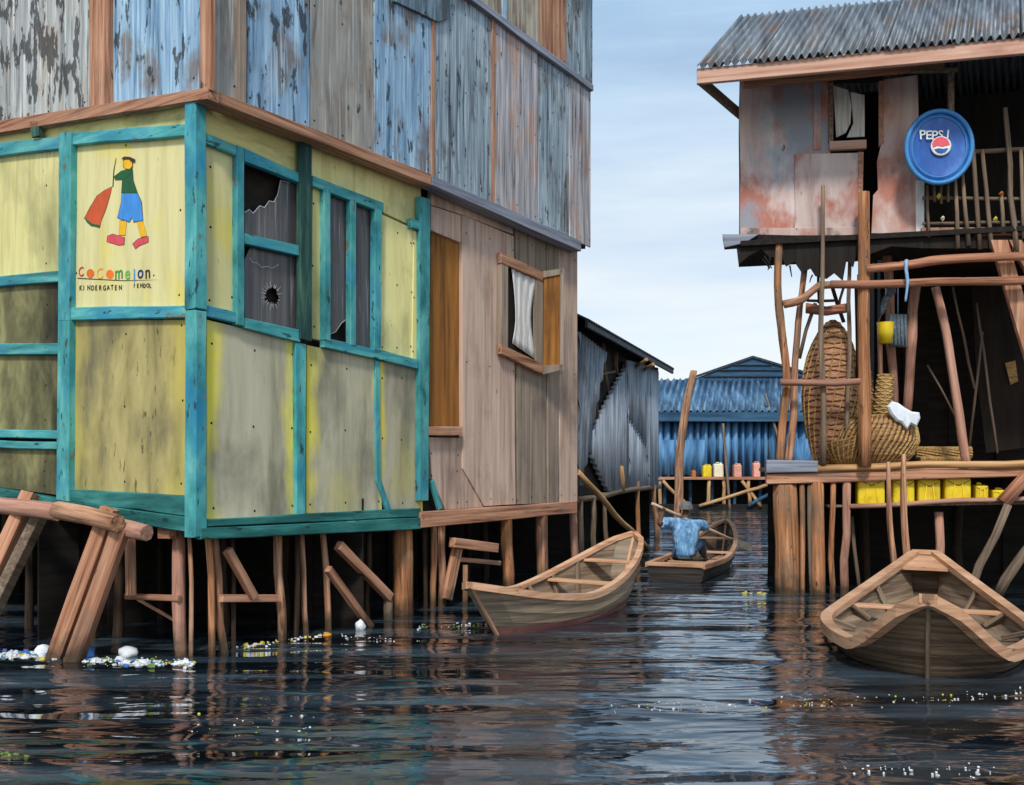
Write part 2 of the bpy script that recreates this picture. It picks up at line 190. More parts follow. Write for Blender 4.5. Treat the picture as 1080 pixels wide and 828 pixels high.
# ------------------------------------------------------------------ helpers
W = {}                                       # world matrix of every object (parenting without depsgraph updates)
def link(o, parent=None, M4=None):
    COL.objects.link(o); M4 = M4 or Matrix.Identity(4); W[o.name] = M4.copy(); o.matrix_basis = M4
    if parent is not None: o.parent = parent; o.matrix_parent_inverse = W[parent.name].inverted()
    return o
def tag(o, label=None, cat=None, group=None, kind=None):
    for k, v in (('label', label), ('category', cat), ('group', group), ('kind', kind)):
        if v: o[k] = v
    return o
def thing(name, label, cat, loc=(0, 0, 0), group=None):
    return tag(link(bpy.data.objects.new(name, None), None, Matrix.Translation(loc)), label, cat, group)
def mesh_obj(name, verts, faces, m, parent=None, M4=None, smooth=False, mats=None):
    me = bpy.data.meshes.new(name); me.from_pydata([tuple(v) for v in verts], [], faces); me.update()
    if isinstance(m, str): m = M[m]
    me.materials.append(m)
    if smooth:
        for p in me.polygons: p.use_smooth = True
    return link(bpy.data.objects.new(name, me), parent, M4)
class Plane:
    def __init__(s, O, u):                   # vertical plane through O (x, y), running along u; outward normal is u x up
        s.O = Vector((O[0], O[1], 0)); s.u = Vector((u[0], u[1], 0)).normalized(); s.n = s.u.cross(Vector((0, 0, 1)))
    def at(s, t, z, off=0): return s.O + s.u * t + s.n * off + Vector((0, 0, z))
    def hit(s, px, py, off=0):
        d = Vector(((px - CX) / F, 1, (HZ - py) / F)); O = s.O + s.n * off
        return CAM + d * ((O - CAM).dot(s.n) / d.dot(s.n))
def pix(px, py, Y): return CAM + Vector(((px - CX) / F, 1, (HZ - py) / F)) * Y
def frame(u, v, n, o): return Matrix(((u.x, v.x, n.x, o.x), (u.y, v.y, n.y, o.y), (u.z, v.z, n.z, o.z), (0, 0, 0, 1)))
def slab2d(name, pts, th, m, parent, M4, wob=.003, bev=.004, seg=.3):
    """closed outline (local xy) with hand-cut edges, extruded from z=0 back to z=-th, front edge chamfered"""
    ring = []; n = len(pts)
    for i in range(n):
        a, b = Vector(pts[i]), Vector(pts[(i + 1) % n]); k = max(1, min(5, int((b - a).length / seg)))
        for j in range(k):
            p = a.lerp(b, j / k)
            if j and wob: p = p + Vector((random.uniform(-wob, wob), random.uniform(-wob, wob)))
            ring.append(p)
    n = len(ring); area = sum(ring[i].x * ring[(i + 1) % n].y - ring[(i + 1) % n].x * ring[i].y for i in range(n))
    if area < 0: ring.reverse()
    ins = []
    for i in range(n):
        e1 = (ring[i] - ring[i - 1]); e2 = (ring[(i + 1) % n] - ring[i])
        e1 = e1.normalized() if e1.length > 1e-9 else Vector((1, 0)); e2 = e2.normalized() if e2.length > 1e-9 else e1
        nn = Vector((-e1.y, e1.x)) + Vector((-e2.y, e2.x)); nn = nn.normalized() if nn.length > 1e-6 else Vector((0, 0))
        ins.append(ring[i] + nn * bev)
    b = min(bev, th * .4)
    V = [(p.x, p.y, 0) for p in ins] + [(p.x, p.y, -b) for p in ring] + [(p.x, p.y, -th) for p in ring]
    Fc = [tuple(range(n)), tuple(range(3 * n - 1, 2 * n - 1, -1))]
    for i in range(n):
        j = (i + 1) % n
        Fc += [(n + i, n + j, j, i), (2 * n + i, 2 * n + j, n + j, n + i)]
    return mesh_obj(name, V, Fc, m, parent, M4)
UP = Vector((0, 0, 1))
def panel(name, pl, pts, m, parent, off=.03, th=.03, **kw):
    """a board on a plane, outlined in photograph pixels"""
    P = [pl.hit(x, y, off) for x, y in pts]; c = sum(P, Vector()) / len(P)
    M4 = frame(pl.u, UP, pl.n, c)
    return slab2d(name, [((p - c).dot(pl.u), (p - c).z) for p in P], th, m, parent, M4, **kw)
def zmat(a, b):
    z = (b - a).normalized(); x = Vector((0, 1, 0)).cross(z)
    if x.length < .1: x = Vector((1, 0, 0)).cross(z)
    x.normalize(); y = z.cross(x); return frame(x, y, z, a)
def pole(name, a, b, r1, r2, m, parent, wob=.3, sides=8, rings=None, knob=.10, flat=1.0):
    """a natural round pole from a to b, tapered and a little crooked"""
    a, b = Vector(a), Vector(b); Ln = (b - a).length
    if max(r1, r2) > .07: wob *= .25; knob *= .5
    k = rings or max(2, min(9, int(Ln / .3))); s0 = random.uniform(0, 99); V = []; Fc = []
    for i in range(k + 1):
        t = i / k; r = r1 + (r2 - r1) * t; am = wob * r * math.sin(math.pi * t) * 2
        cx = mnoise.noise((s0, t * 3.1, 0)) * am * 2; cy = mnoise.noise((s0, 9, t * 3.1)) * am * 2
        for j in range(sides):
            an = 2 * math.pi * j / sides; rr = r * (1 + knob * mnoise.noise((s0 + math.cos(an), math.sin(an), t * Ln * 2.5)) * 2)
            V.append((cx + math.cos(an) * rr, cy + math.sin(an) * rr * flat, t * Ln))
    for i in range(k):
        for j in range(sides):
            q = (j + 1) % sides; Fc.append((i * sides + j, i * sides + q, (i + 1) * sides + q, (i + 1) * sides + j))
    Fc += [tuple(range(sides - 1, -1, -1)), tuple(range(k * sides, (k + 1) * sides))]
    o = mesh_obj(name, V, Fc, m, parent, zmat(a, b), smooth=True)
    for p in o.data.polygons[-2:]: p.use_smooth = False
    return o
def bent(name, pts, r1, r2, m, parent, sides=7):
    """crooked pole through several points"""
    P = [Vector(p) for p in pts]; M4 = zmat(P[0], P[-1]); inv = M4.inverted(); Q = [inv @ p for p in P]; V = []; Fc = []; C = []
    for i in range(len(Q) - 1):
        p0, p1, p2, p3 = Q[max(i - 1, 0)], Q[i], Q[i + 1], Q[min(i + 2, len(Q) - 1)]
        for j in range(4):
            t = j / 4; C.append(.5 * ((2 * p1) + (-p0 + p2) * t + (2 * p0 - 5 * p1 + 4 * p2 - p3) * t * t + (-p0 + 3 * p1 - 3 * p2 + p3) * t ** 3))
    C.append(Q[-1]); k = len(C) - 1; s0 = random.uniform(0, 50)
    for i, p in enumerate(C):
        r = (r1 + (r2 - r1) * i / k)
        for j in range(sides):
            an = 2 * math.pi * j / sides; rr = r * (1 + .2 * mnoise.noise((s0 + math.cos(an), math.sin(an), i * .5))); V.append((p.x + math.cos(an) * rr, p.y + math.sin(an) * rr, p.z))
    for i in range(k):
        for j in range(sides):
            q = (j + 1) % sides; Fc.append((i * sides + j, i * sides + q, (i + 1) * sides + q, (i + 1) * sides + j))
    Fc += [tuple(range(sides - 1, -1, -1)), tuple(range(k * sides, (k + 1) * sides))]
    return mesh_obj(name, V, Fc, m, parent, M4, smooth=True)
def beam(name, a, b, wd, ht, m, parent, upv=UP, wob=.004, bev=.006):
    """squared timber from a to b; local x along it"""
    a, b = Vector(a), Vector(b); x = (b - a).normalized(); y = (upv - x * upv.dot(x)).normalized(); z = x.cross(y); Ln = (b - a).length
    M4 = frame(x, y, z, a + z * wd / 2)
    return slab2d(name, [(0, -ht / 2), (Ln, -ht / 2), (Ln, ht / 2), (0, ht / 2)], wd, m, parent, M4, wob=wob, bev=bev)
def corr(name, A, B, C, D, waves, amp, m, parent, seg=4, rows=1, sag=0):
    """corrugated sheet: A-B lower edge, D-C upper edge"""
    A, B, C, D = map(Vector, (A, B, C, D)); n = (B - A).cross(D - A).normalized(); x = (B - A).normalized(); y = n.cross(x); M4 = frame(x, y, n, A); inv = M4.inverted(); V = []; Fc = []; N = waves * seg
    for r in range(rows + 1):
        v = r / rows
        for i in range(N + 1):
            u = i / N; p = A.lerp(B, u).lerp(D.lerp(C, u), v) + n * (amp * math.sin(u * waves * 2 * math.pi) + sag * math.sin(v * math.pi)); V.append(inv @ p)
    for r in range(rows):
        for i in range(N): k = r * (N + 1) + i; Fc.append((k, k + 1, k + N + 2, k + N + 1))
    o = mesh_obj(name, V, Fc, m, parent, M4, smooth=True)
    s = o.modifiers.new('thickness', 'SOLIDIFY'); s.thickness = .004; s.offset = -1
    return o
def corr_poly(name, pl, pts, pitch, amp, m, parent, off=.02, lean=0.0):
    """corrugated sheet cut to a convex outline given in photograph pixels; ridges upright or leaning"""
    P = [pl.hit(x, y, off) for x, y in pts]; c = sum(P, Vector()) / len(P); Q = [((p - c).dot(pl.u) - lean * (p - c).z, (p - c).z) for p in P]
    u0, u1 = min(q[0] for q in Q), max(q[0] for q in Q); N = max(8, int((u1 - u0) / pitch * 8)); V = []; Fc = []
    for i in range(N + 1):
        u = min(max(u0 + (u1 - u0) * i / N, u0 + 1e-4), u1 - 1e-4); zs = []
        for k in range(len(Q)):
            a, b = Q[k], Q[(k + 1) % len(Q)]
            if (a[0] - u) * (b[0] - u) <= 0 and abs(a[0] - b[0]) > 1e-9: zs.append(a[1] + (b[1] - a[1]) * (u - a[0]) / (b[0] - a[0]))
        if not zs: zs = [0]
        d = amp * math.sin(i * math.pi / 4)
        for z in (min(zs), max(zs)): V.append((u + lean * z, z, d))
    for i in range(N): k = 2 * i; Fc.append((k, k + 2, k + 3, k + 1))
    o = mesh_obj(name, V, Fc, m, parent, frame(pl.u, UP, pl.n, c), smooth=True)
    s = o.modifiers.new('thickness', 'SOLIDIFY'); s.thickness = .004; s.offset = -1
    return o
def text_mesh(name, s, size, m, parent, M4, ext=.002):
    cu = bpy.data.curves.new(name, 'FONT'); cu.body = s; cu.size = size; cu.extrude = ext; cu.resolution_u = 3; cu.offset = .012 * size
    t = bpy.data.objects.new(name, cu); COL.objects.link(t); dg = bpy.context.evaluated_depsgraph_get(); me = bpy.data.meshes.new_from_object(t.evaluated_get(dg)); bpy.data.objects.remove(t)
    me.materials.clear(); me.materials.append(M[m]); o = bpy.data.objects.new(name, me); return link(o, parent, M4)

# ------------------------------------------------------------------ water
S = 3000
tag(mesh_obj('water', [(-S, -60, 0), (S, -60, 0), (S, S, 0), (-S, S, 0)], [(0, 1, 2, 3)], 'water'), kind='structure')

# ------------------------------------------------------------------ LEFT HOUSE
C0 = Vector((-2.43, 7.02, 0)); ru = Vector((.541, .841, 0)).normalized(); lu = Vector((ru.y, -ru.x, 0))
PR = Plane(C0, ru)                       # long face towards the channel
PL = Plane(C0, lu)                       # short face on the left, sloping up to the left
RE, LE = 6.09, 5.3
house = thing('stilt_house', 'yellow and teal board house with peeling blue grey upper storey, on stilts at left', 'house', (C0.x, C0.y, 0))
def prism(name, foot, zb, zt, m, parent):
    n = len(foot); V = [(p.x, p.y, z) for p, z in zip(foot, zb)] + [(p.x, p.y, z) for p, z in zip(foot, zt)]
    Fc = [tuple(range(n - 1, -1, -1)), tuple(range(n, 2 * n))] + [(i, (i + 1) % n, n + (i + 1) % n, n + i) for i in range(n)]
    return mesh_obj(name, V, Fc, m, parent)
def foot4(off_r, off_l, re, le):
    c = C0 + PR.n * off_r + PL.n * off_l
    return [c, c + ru * re, c + ru * re - lu * le, c - lu * le]
def sl(z, le): return [z, z, z + .1 * le, z + .1 * le]
prism('light_block_core', foot4(-.05, -.05, RE - .04, LE), sl(.99, LE), sl(4.5, LE), 'core', house)  # solid dark boxes added to block light and blacken gaps and broken panes
prism('upper_light_block_core', foot4(.06, -.03, RE + .1, LE), sl(4.42, LE), sl(8.3, LE), 'core', house)
prism('roof', foot4(.5, .4, RE + .8, LE + .4), sl(8.3, LE), sl(8.42, LE), 'roofmet', house)  # simple roof above the frame, added against light leaks
# -- left face
pn = lambda nm, pts, m, off=.03, th=.05, pl=PL, par=house, **k: panel(nm, pl, pts, m, par, off, th, **k)
X0 = -110
pn('panel', [(X0, 168), (62, 150), (62, 287), (X0, 303)], 'yellow')
pn('panel', [(X0, 309), (62, 297), (61, 364), (X0, 366)], 'darkolive')
pn('panel', [(X0, 375), (60, 373), (59, 456), (X0, 450)], 'darkolive')
pn('panel', [(X0, 470), (59, 473), (59, 522), (X0, 500)], 'darkolive')
pn('panel', [(75, 152), (196, 143), (198, 324), (73, 326)], 'cream'); SIGN = list(house.children)[-1] if False else None
pn('panel', [(73, 338), (198, 337), (200, 523), (72, 516)], 'olive')
pn('frieze_board', [(X0, 157), (40, 131), (40, 152), (X0, 172)], 'frieze', .02)
pn('frieze_board', [(41, 131), (198, 107), (198, 132), (41, 147)], 'frieze', .02)
tl = lambda pts, m='tealx', off=.075, nm='rail': pn(nm, pts, m, off, .07, bev=.008, wob=.006)
tl([(X0, 163), (62, 144), (62, 157), (X0, 178)]); tl([(64, 141), (196, 130), (196, 143), (64, 154)])
tl([(X0, 302), (62, 285), (62, 297), (X0, 312)]); tl([(X0, 364), (61, 362), (61, 374), (X0, 375)])
tl([(X0, 450), (60, 454), (60, 463), (X0, 459)]); tl([(X0, 461), (60, 466), (60, 474), (X0, 470)])
tl([(72, 324), (199, 322), (199, 335), (72, 338)]); tl([(72, 516), (201, 524), (201, 545), (72, 529)], 'tealdark')
tl([(X0, 497), (72, 528), (72, 541), (X0, 512)], 'tealdark', .085); tl([(72, 529), (203, 546), (203, 562), (72, 541)], 'tealdark', .085)
pn('post', [(62, 140), (75, 139), (73, 338), (61, 338)], 'teal', .09, .07); pn('post', [(61, 338), (73, 338), (72, 529), (59, 527)], 'teal', .09, .07)
pn('tie_strip', [(31, 128), (40, 127), (41, 143), (33, 145)], 'tealgrime', .1, .03)
# -- corner post (square timber, two lengths)
for za, zb_, mm in ((2.70, 4.34, 'teal'), (.96, 2.69, 'teal')):
    c = C0 + PR.n * .03 + PL.n * .03; h = .075
    f = [c + PR.n * .06 + PL.n * .06, c + PR.n * .06 - PL.n * .09, c - PR.n * .09 - PL.n * .09, c - PR.n * .09 + PL.n * .06]; hw_ = .055
    ctr = sum(f, Vector()) / 4 + UP * (za + zb_) / 2
    M4 = frame(ru, UP, PR.n, ctr + PR.n * .075)
    slab2d('corner_post', [(-.075, za - ctr.z), (.045, za - ctr.z), (.04, zb_ - ctr.z), (-.07, zb_ - ctr.z)], .12, mm, house, M4, wob=.005, bev=.012)
# -- right face, yellow part
pr = lambda nm, pts, m, off=.03, th=.05, par=house, **k: panel(nm, PR, pts, m, par, off, th, **k)
tr = lambda pts, m='tealx', off=.075, nm='rail': pr(nm, pts, m, off, .06, bev=.008, wob=.005)
pr('frieze_board', [(216, 110), (318, 150), (318, 186), (216, 143)], 'frieze', .02)
pr('frieze_board', [(329, 152), (444, 198), (444, 243), (400, 222), (329, 192)], 'yellow', .02)
pr('panel', [(217, 152), (250, 165), (249, 330), (217, 323)], 'cream')
pr('panel', [(330, 198), (342, 203), (341, 360), (329, 357)], 'yellow')
pr('panel', [(403, 226), (436, 241), (434, 378), (400, 369)], 'yellow')
pr('panel', [(437, 243), (443, 246), (441, 380), (435, 378)], 'yellow', .045)
pr('panel', [(218, 337), (311, 360), (313, 546), (218, 549)], 'greyolive'); pr('panel', [(324, 364), (397, 379), (403, 541), (323, 545)], 'greyolive')
pr('panel', [(401, 381), (442, 389), (446, 539), (412, 541), (401, 505)], 'greyolive', .028)
tr([(216, 139), (251, 154), (251, 165), (216, 151)]); tr([(216, 321), (250, 329), (250, 341), (216, 333)])
pr('post', [(312, 361), (323, 363), (322, 546), (313, 547)], 'teal', .07, .06)
pr('post', [(443, 207), (454, 210), (452, 528), (443, 528)], 'teal', .09, .06)
pr('post', [(317, 147), (329, 150), (329, 360), (317, 357)], 'tealgrime', .1, .05)
pr('strip', [(396, 380), (401, 381), (402, 505), (414, 540), (409, 541), (397, 507)], 'teal', .05, .03)
pr('strip', [(454, 508), (458, 506), (467, 536), (463, 538)], 'teal', .05, .03)
tr([(434, 230), (444, 233), (444, 243), (434, 240)], 'tealx', .085, 'block')
tr([(212, 548), (444, 536), (444, 545), (212, 556)], 'tealdark', .08); tr([(212, 557), (444, 546), (444, 558), (212, 569)], 'tealdark', .1)
# windows: frame members, broken dusty panes
def window(name, stiles, rails):
    g = link(bpy.data.objects.new(name, None), house, Matrix.Translation(C0))
    for p in stiles: pr('frame_stile', p, 'teal', .085, .06, par=g, bev=.006)
    for p in rails: pr('frame_rail', p, 'tealx', .08, .055, par=g, bev=.006)
    return g
w1 = window('window', [[(250, 153), (258, 156), (258, 344), (250, 342)]], [[(258, 156), (317, 183), (317, 193), (258, 170)], [(258, 246), (317, 259), (317, 270), (258, 257)], [(258, 335), (317, 348), (317, 361), (258, 346)]])
# upper pane broken away at its top left, lower pane with a round hole: real outlines
pr('pane', [(258, 224), (263, 221), (267, 225), (274, 217), (279, 219), (284, 212), (289, 213), (293, 205), (296, 190), (306, 193), (317, 196), (317, 260), (258, 248)], 'glass', .01, .006, par=w1, wob=0, bev=.001)
def pane_hole(outline, hc, hr, n, off, par):
    P = [PR.hit(x, y, off) for x, y in outline]; c = sum(P, Vector()) / 4; hcw = PR.hit(*hc, off)
    loc = lambda p: Vector(((p - c).dot(ru), (p - c).z)); q = [loc(p) for p in P]; h = loc(hcw); outer = []; inner = []
    for i in range(n):
        a = 2 * math.pi * i / n; d = Vector((math.cos(a), math.sin(a))); best = 9
        for k in range(4):
            A, B = q[k], q[(k + 1) % 4]; e = B - A; den = d.x * e.y - d.y * e.x
            if abs(den) > 1e-9:
                t = ((A.x - h.x) * e.y - (A.y - h.y) * e.x) / den; s = ((A.x - h.x) * d.y - (A.y - h.y) * d.x) / den
                if t > 0 and -.001 <= s <= 1.001: best = min(best, t)
        outer.append(h + d * best); inner.append(h + d * hr * random.uniform(.72, 1.25))
    V = [(p.x, p.y, 0) for p in outer + inner] + [(p.x, p.y, -.006) for p in outer + inner]; Fc = []
    for i in range(n):
        j = (i + 1) % n; Fc += [(i, j, n + j, n + i), (n + i, n + j, 3 * n + j, 3 * n + i)]
    mesh_obj('pane', V, Fc, 'glass', par, frame(ru, UP, PR.n, c))
    for i in range(n):
        a = 2 * math.pi * i / n + random.uniform(-.1, .1); d = Vector((math.cos(a), math.sin(a))); nn = Vector((-d.y, d.x)) * .003
        p0 = h + d * hr * .95; p1 = h + d * hr * random.uniform(1.3, 1.9)
        slab2d('crack', [p0 - nn, p0 + nn, p1], .002, 'crack', par, frame(ru, UP, PR.n, c + PR.n * .0025), wob=0, bev=.0004)
pane_hole([(258, 256), (317, 269), (317, 350), (258, 337)], (287, 312), .075, 18, .01, w1)
def crackline(pts, off, par, wd=.004):
    for a, b in zip(pts[:-1], pts[1:]):
        A, B = PR.hit(*a, off), PR.hit(*b, off); beam('crack', A, B, .003, wd, 'crack', par, wob=0, bev=.0008)
crackline([(258, 224), (263, 221), (267, 225), (274, 217), (279, 219), (284, 212), (289, 213), (293, 205), (296, 190), (306, 193)], .012, w1, .007)
crackline([(263, 272), (267, 277), (271, 277), (276, 282), (282, 281), (287, 283), (294, 279)], .012, w1, .005)
w2 = window('window', [[(342, 197), (349, 200), (349, 360), (342, 358)], [(370, 208), (376, 211), (376, 365), (370, 364)], [(396, 219), (403, 222), (402, 371), (395, 369)]],
            [[(330, 185), (405, 214), (405, 225), (330, 196)], [(342, 356), (441, 379), (441, 389), (342, 366)]])
pr('pane', [(349, 205), (370, 213), (370, 334), (366, 336), (360, 341), (354, 350), (349, 352)], 'glass', .012, .006, par=w2, wob=0, bev=.001)
pr('pane', [(376, 215), (396, 223), (395, 369), (376, 364)], 'glass', .012, .006, par=w2, wob=0, bev=.001)
crackline([(370, 334), (366, 336), (360, 341), (354, 350), (349, 352)], .014, w2, .005)
# -- right face, brown part
pr('frieze_board', [(455, 196), (541, 233), (541, 247), (486, 226), (455, 216)], 'brownply', .02)
pr('frieze_board', [(455, 217), (486, 227), (486, 256), (455, 243)], 'brownply', .015)
pr('door_board', [(455, 244), (486, 257), (486, 450), (453, 450)], 'orangeply', -.02, .02)
pr('sill', [(449, 450), (488, 450), (488, 459), (449, 459)], 'redwoodx', .09, .09)
pr('panel', [(452, 461), (487, 462), (487, 494), (510, 535), (470, 538), (456, 505)], 'brownply', .02)
for a, b in (((488, 228), (541, 249)),):
    pass
pr('plank', [(488, 227), (542, 249), (544, 532), (511, 534), (488, 494)], 'brownply', .035)
pr('plank', [(544, 236), (575, 249), (576, 285), (576, 531), (546, 532)], 'brownply2', .03)
pr('plank', [(577, 250), (589, 255), (590, 530), (578, 531)], 'brownply2', .035)
pr('plank', [(590, 256), (609, 264), (609, 529), (591, 530)], 'brownply', .045)
tr([(444, 540), (609, 529), (609, 541), (444, 557)], 'redwoodx', .1, 'sill_beam')
w3 = link(bpy.data.objects.new('window', None), house, Matrix.Translation(C0))
for p in ([(529, 268), (536, 272), (536, 372), (529, 368)], [(566, 287), (573, 290), (573, 393), (566, 389)]): pr('frame_stile', p, 'brownply2', .1, .06, par=w3)
for p in ([(529, 266), (573, 287), (573, 297), (529, 277)], [(529, 363), (573, 384), (573, 395), (529, 373)]): pr('frame_rail', p, 'redwoodx', .108, .06, par=w3)
pr('opening_shade_panel', [(536, 276), (567, 290), (567, 388), (536, 370)], 'core', .05, .012, par=w3)  # dark panel put in as the shade inside the window
# curtain: gathered cloth between its corners
def curtain():
    nu, nv = 14, 10; V = []; Fc = []; tl_, tr_ = (539, 282), (566, 294)
    prof = lambda v: (539 + 4.5 * math.sin(min(1, v * 1.5) * math.pi / 2) * (1 if v < .75 else 1 - (v - .75) * 3), 566 - 6 * math.sin(v * math.pi) ** 1.2)
    c = PR.hit(552, 330, .07); M4 = frame(ru, UP, PR.n, c)
    for j in range(nv + 1):
        v = j / nv; xl, xr = prof(v); yl = 281 + 81 * v; yr = 293 + 87 * v
        for i in range(nu + 1):
            u = i / nu; p = PR.hit(xl + (xr - xl) * u, yl + (yr - yl) * u + (2.5 * math.sin(u * math.pi) if v == 0 else 0), .075 + .008 * math.sin(u * 22 + v * 2)) - c
            V.append((p.dot(ru), p.z, p.dot(PR.n)))
    for j in range(nv):
        for i in range(nu): k = j * (nu + 1) + i; Fc.append((k, k + 1, k + nu + 2, k + nu + 1))
    o = mesh_obj('curtain', V, Fc, 'curtain', w3, M4, smooth=True); s = o.modifiers.new('thickness', 'SOLIDIFY'); s.thickness = .003
curtain()
# open shutter swung out on its right-hand jamb
hA = PR.hit(573, 290, .11); su = (ru * .80 + PR.n * .60).normalized(); PS = Plane((hA.x, hA.y), su)
sh = panel('shutter', PS, [(574, 288), (593, 287), (593, 389), (573, 393)], 'orangeply', w3, 0, .03)
for p in ([(573, 286), (594, 283), (594, 289), (573, 293)], [(573, 386), (594, 384), (594, 390), (573, 395)], [(591, 283), (595, 283), (595, 391), (591, 391)]): panel('shutter_frame', PS, p, 'brownply2', w3, .02, .04)
# -- eave band between the storeys
PRu = Plane(C0 + PR.n * .14 + PL.n * .02, ru); PLu = Plane(C0 + PR.n * .14 + PL.n * .02, lu)
pr('eave_beam', [(218, 92), (455, 184), (455, 195), (218, 104)], 'redwoodx', .22, .16)
pr('eave_beam', [(456, 185), (613, 254), (613, 265), (456, 195)], 'greyx', .22, .16)
pn('eave_beam', [(X0, 144), (219, 92), (219, 104), (X0, 158)], 'redwoodx', .1, .1)
# -- upper storey sheets
pu = lambda pts, m, off=.03, nm='sheet', th=.02: panel(nm, PRu, pts, m, house, off, th, wob=.006)
ZS = 6.5
def upr(x0, x1, m, off=.03, nm='sheet', ztop=ZS, th=.02):
    yb = lambda x: 92 + (x - 218) * (184 - 92) / 237.0 if x < 455 else 184 + (x - 455) * 70 / 157.0
    a, b = PRu.hit(x0, 300, off), PRu.hit(x1, 300, off); yt = lambda P: HZ - (ztop - 1.5) * F / P.y
    return pu([(x0, yt(a)), (x1, yt(b)), (x1, yb(x1) + 2), (x0, yb(x0) + 2)], m, off, nm, th)
upr(221, 252, 'sh_tan', .03); upr(252, 260, 'brownply2', .06, 'batten', th=.03); upr(261, 326.5, 'sh_blue', .035); upr(327.5, 394, 'sh_tan', .028); upr(395, 455, 'sh_blue', .036); upr(455.5, 459, 'redwood', .05, 'batten', th=.03)
upr(459, 519, 'sh_slate', .03); upr(519.5, 522, 'redwood', .05, 'batten', th=.03); upr(522, 567, 'sh_rose', .036); upr(568, 600, 'sh_slate', .03); upr(601, 623, 'sh_rose', .04)
pu([(412, -40), (480, -6), (474, 20), (462, 23), (416, 1)], 'sh_navy', .07)
def seam(z0, z1, m, off, nm, x0=216, x1=626):
    a, b = PRu.hit(x0, 300, off), PRu.hit(x1, 300, off); y = lambda P, z: HZ - (z - 1.5) * F / P.y
    return pu([(x0, y(a, z1)), (x1, y(b, z1)), (x1, y(b, z0)), (x0, y(a, z0))], m, off, nm, .05)
seam(6.47, 6.55, 'greyx', .09, 'seam_rail', x0=477)
def up2(x0, x1, m, off=.03, nm='sheet'):
    a, b = PRu.hit(x0, 300, off), PRu.hit(x1, 300, off); y = lambda P, z: HZ - (z - 1.5) * F / P.y
    return pu([(x0, y(a, 8.25)), (x1, y(b, 8.25)), (x1, y(b, 6.51)), (x0, y(a, 6.51))], m, off, nm)
for x0, x1, m, o_ in ((221, 300, 'sh_tan', .03), (301, 390, 'sh_blue', .035), (391, 477, 'sh_slate', .03), (478, 530, 'sh_dim', .03), (530.5, 535, 'sh_blue', .05), (536, 569, 'sh_dim', .034), (570, 583, 'redwood', .04), (584, 597, 'redwood', .038), (598, 625, 'sh_slate', .03)): up2(x0, x1, m, o_)
# upper left face
def upl(x0, x1, m, off=.03, nm='sheet', th=.02):
    a, b = PLu.hit(x0, 300, off), PLu.hit(x1, 300, off); sa, sb = -(a - PLu.O).dot(lu), -(b - PLu.O).dot(lu); y = lambda P, z: HZ - (z - 1.5) * F / P.y
    yb = lambda x: 92 + (219 - x) * 52 / 329.0 + 3
    for zz0, zz1 in ((None, 6.5), (6.52, 8.25)):
        lo = [(x1, yb(x1)), (x0, yb(x0))] if zz0 is None else [(x1, y(b, zz0 + .1 * sb)), (x0, y(a, zz0 + .1 * sa))]
        panel(nm, PLu, [(x0, y(a, zz1 + .1 * sa)), (x1, y(b, zz1 + .1 * sb))] + lo, m, house, off, th, wob=.006)
upl(-110, 10, 'sh_grey', .03); upl(10.7, 95, 'sh_grey', .034); upl(94, 115, 'redwood', .07, 'batten', .04); upl(115, 211, 'sh_blue', .03); upl(211, 222, 'redwood', .07, 'batten', .04)

# -- painted sign on the cream panel
SG = link(bpy.data.objects.new('painted_sign', None), house, Matrix.Translation(PL.hit(135, 240, .03)))
tag(SG, 'walking figure with orange bag above rainbow lettering painted on cream board')
def mural(nm, pts, m, lay=1, ol=True):
    if ol:
        c = Vector((sum(p[0] for p in pts) / len(pts), sum(p[1] for p in pts) / len(pts)))
        big = []
        for p in pts:
            d = Vector(p) - c; d = d.normalized() * .55 if d.length > 0 else d; big.append((p[0] + d.x, p[1] + d.y))
        panel(nm + '_outline', PL, big, 'p_ink', SG, .0305 + .0012 * lay, .001, wob=0, bev=.0002)
    panel(nm, PL, pts, m, SG, .0312 + .0012 * lay, .001, wob=0, bev=.0002)
mural('bag', [(118, 197), (116.5, 205), (111, 222), (107, 232), (105.5, 239.5), (101, 238), (97, 237.5), (93, 234), (89, 230), (95, 219), (102, 207), (110, 201)], 'p_bag', 1)
mural('bag_hem', [(89, 229), (93, 232.5), (97, 236), (101, 236.5), (105.5, 237.5), (105, 240.5), (100, 239), (96, 238.5), (91, 234)], 'p_shirtg', 2, False)
mural('stick', [(122, 167), (122.6, 167), (120.5, 180), (119.5, 197), (118.5, 197), (119.5, 180)], 'p_ink', 1, False)
mural('leg', [(126.5, 233), (133.5, 233), (132, 248), (125.5, 248)], 'p_skiny', 1); mural('leg', [(144, 233), (150.5, 233), (155, 249), (148.5, 250)], 'p_skiny', 1)
mural('shoe', [(113.5, 249), (119, 247), (131, 250.5), (130.5, 258), (125, 258.5), (113, 255)], 'p_shoe', 2); mural('shoe', [(146, 252), (156, 249.5), (156, 255.5), (147, 259), (143, 262.5), (140, 257)], 'p_shoe', 2)
mural('shorts', [(128.5, 203), (144.5, 203), (149, 213), (150.5, 232.5), (140.5, 234), (139, 229), (136.5, 234), (124, 229.5), (128, 214)], 'p_shorts', 3)
mural('shirt', [(129.5, 182), (134, 178), (139.5, 178), (140, 190), (145, 203.5), (128, 203.5), (129, 193)], 'p_shirtg', 4)
mural('arm', [(120, 186), (128, 180), (139, 177.5), (138, 183), (131, 189), (121, 189.5)], 'p_shirtg', 5, False)
mural('face', [(130.5, 169.5), (134, 167.5), (139, 169), (139.5, 175), (137, 178), (132.5, 178), (130, 175)], 'p_skiny', 5)
mural('hat', [(128, 167), (131, 165), (137, 165.5), (142.5, 168), (142, 171), (138.5, 171), (136, 168.5), (130, 168.5)], 'p_hat', 6, False)
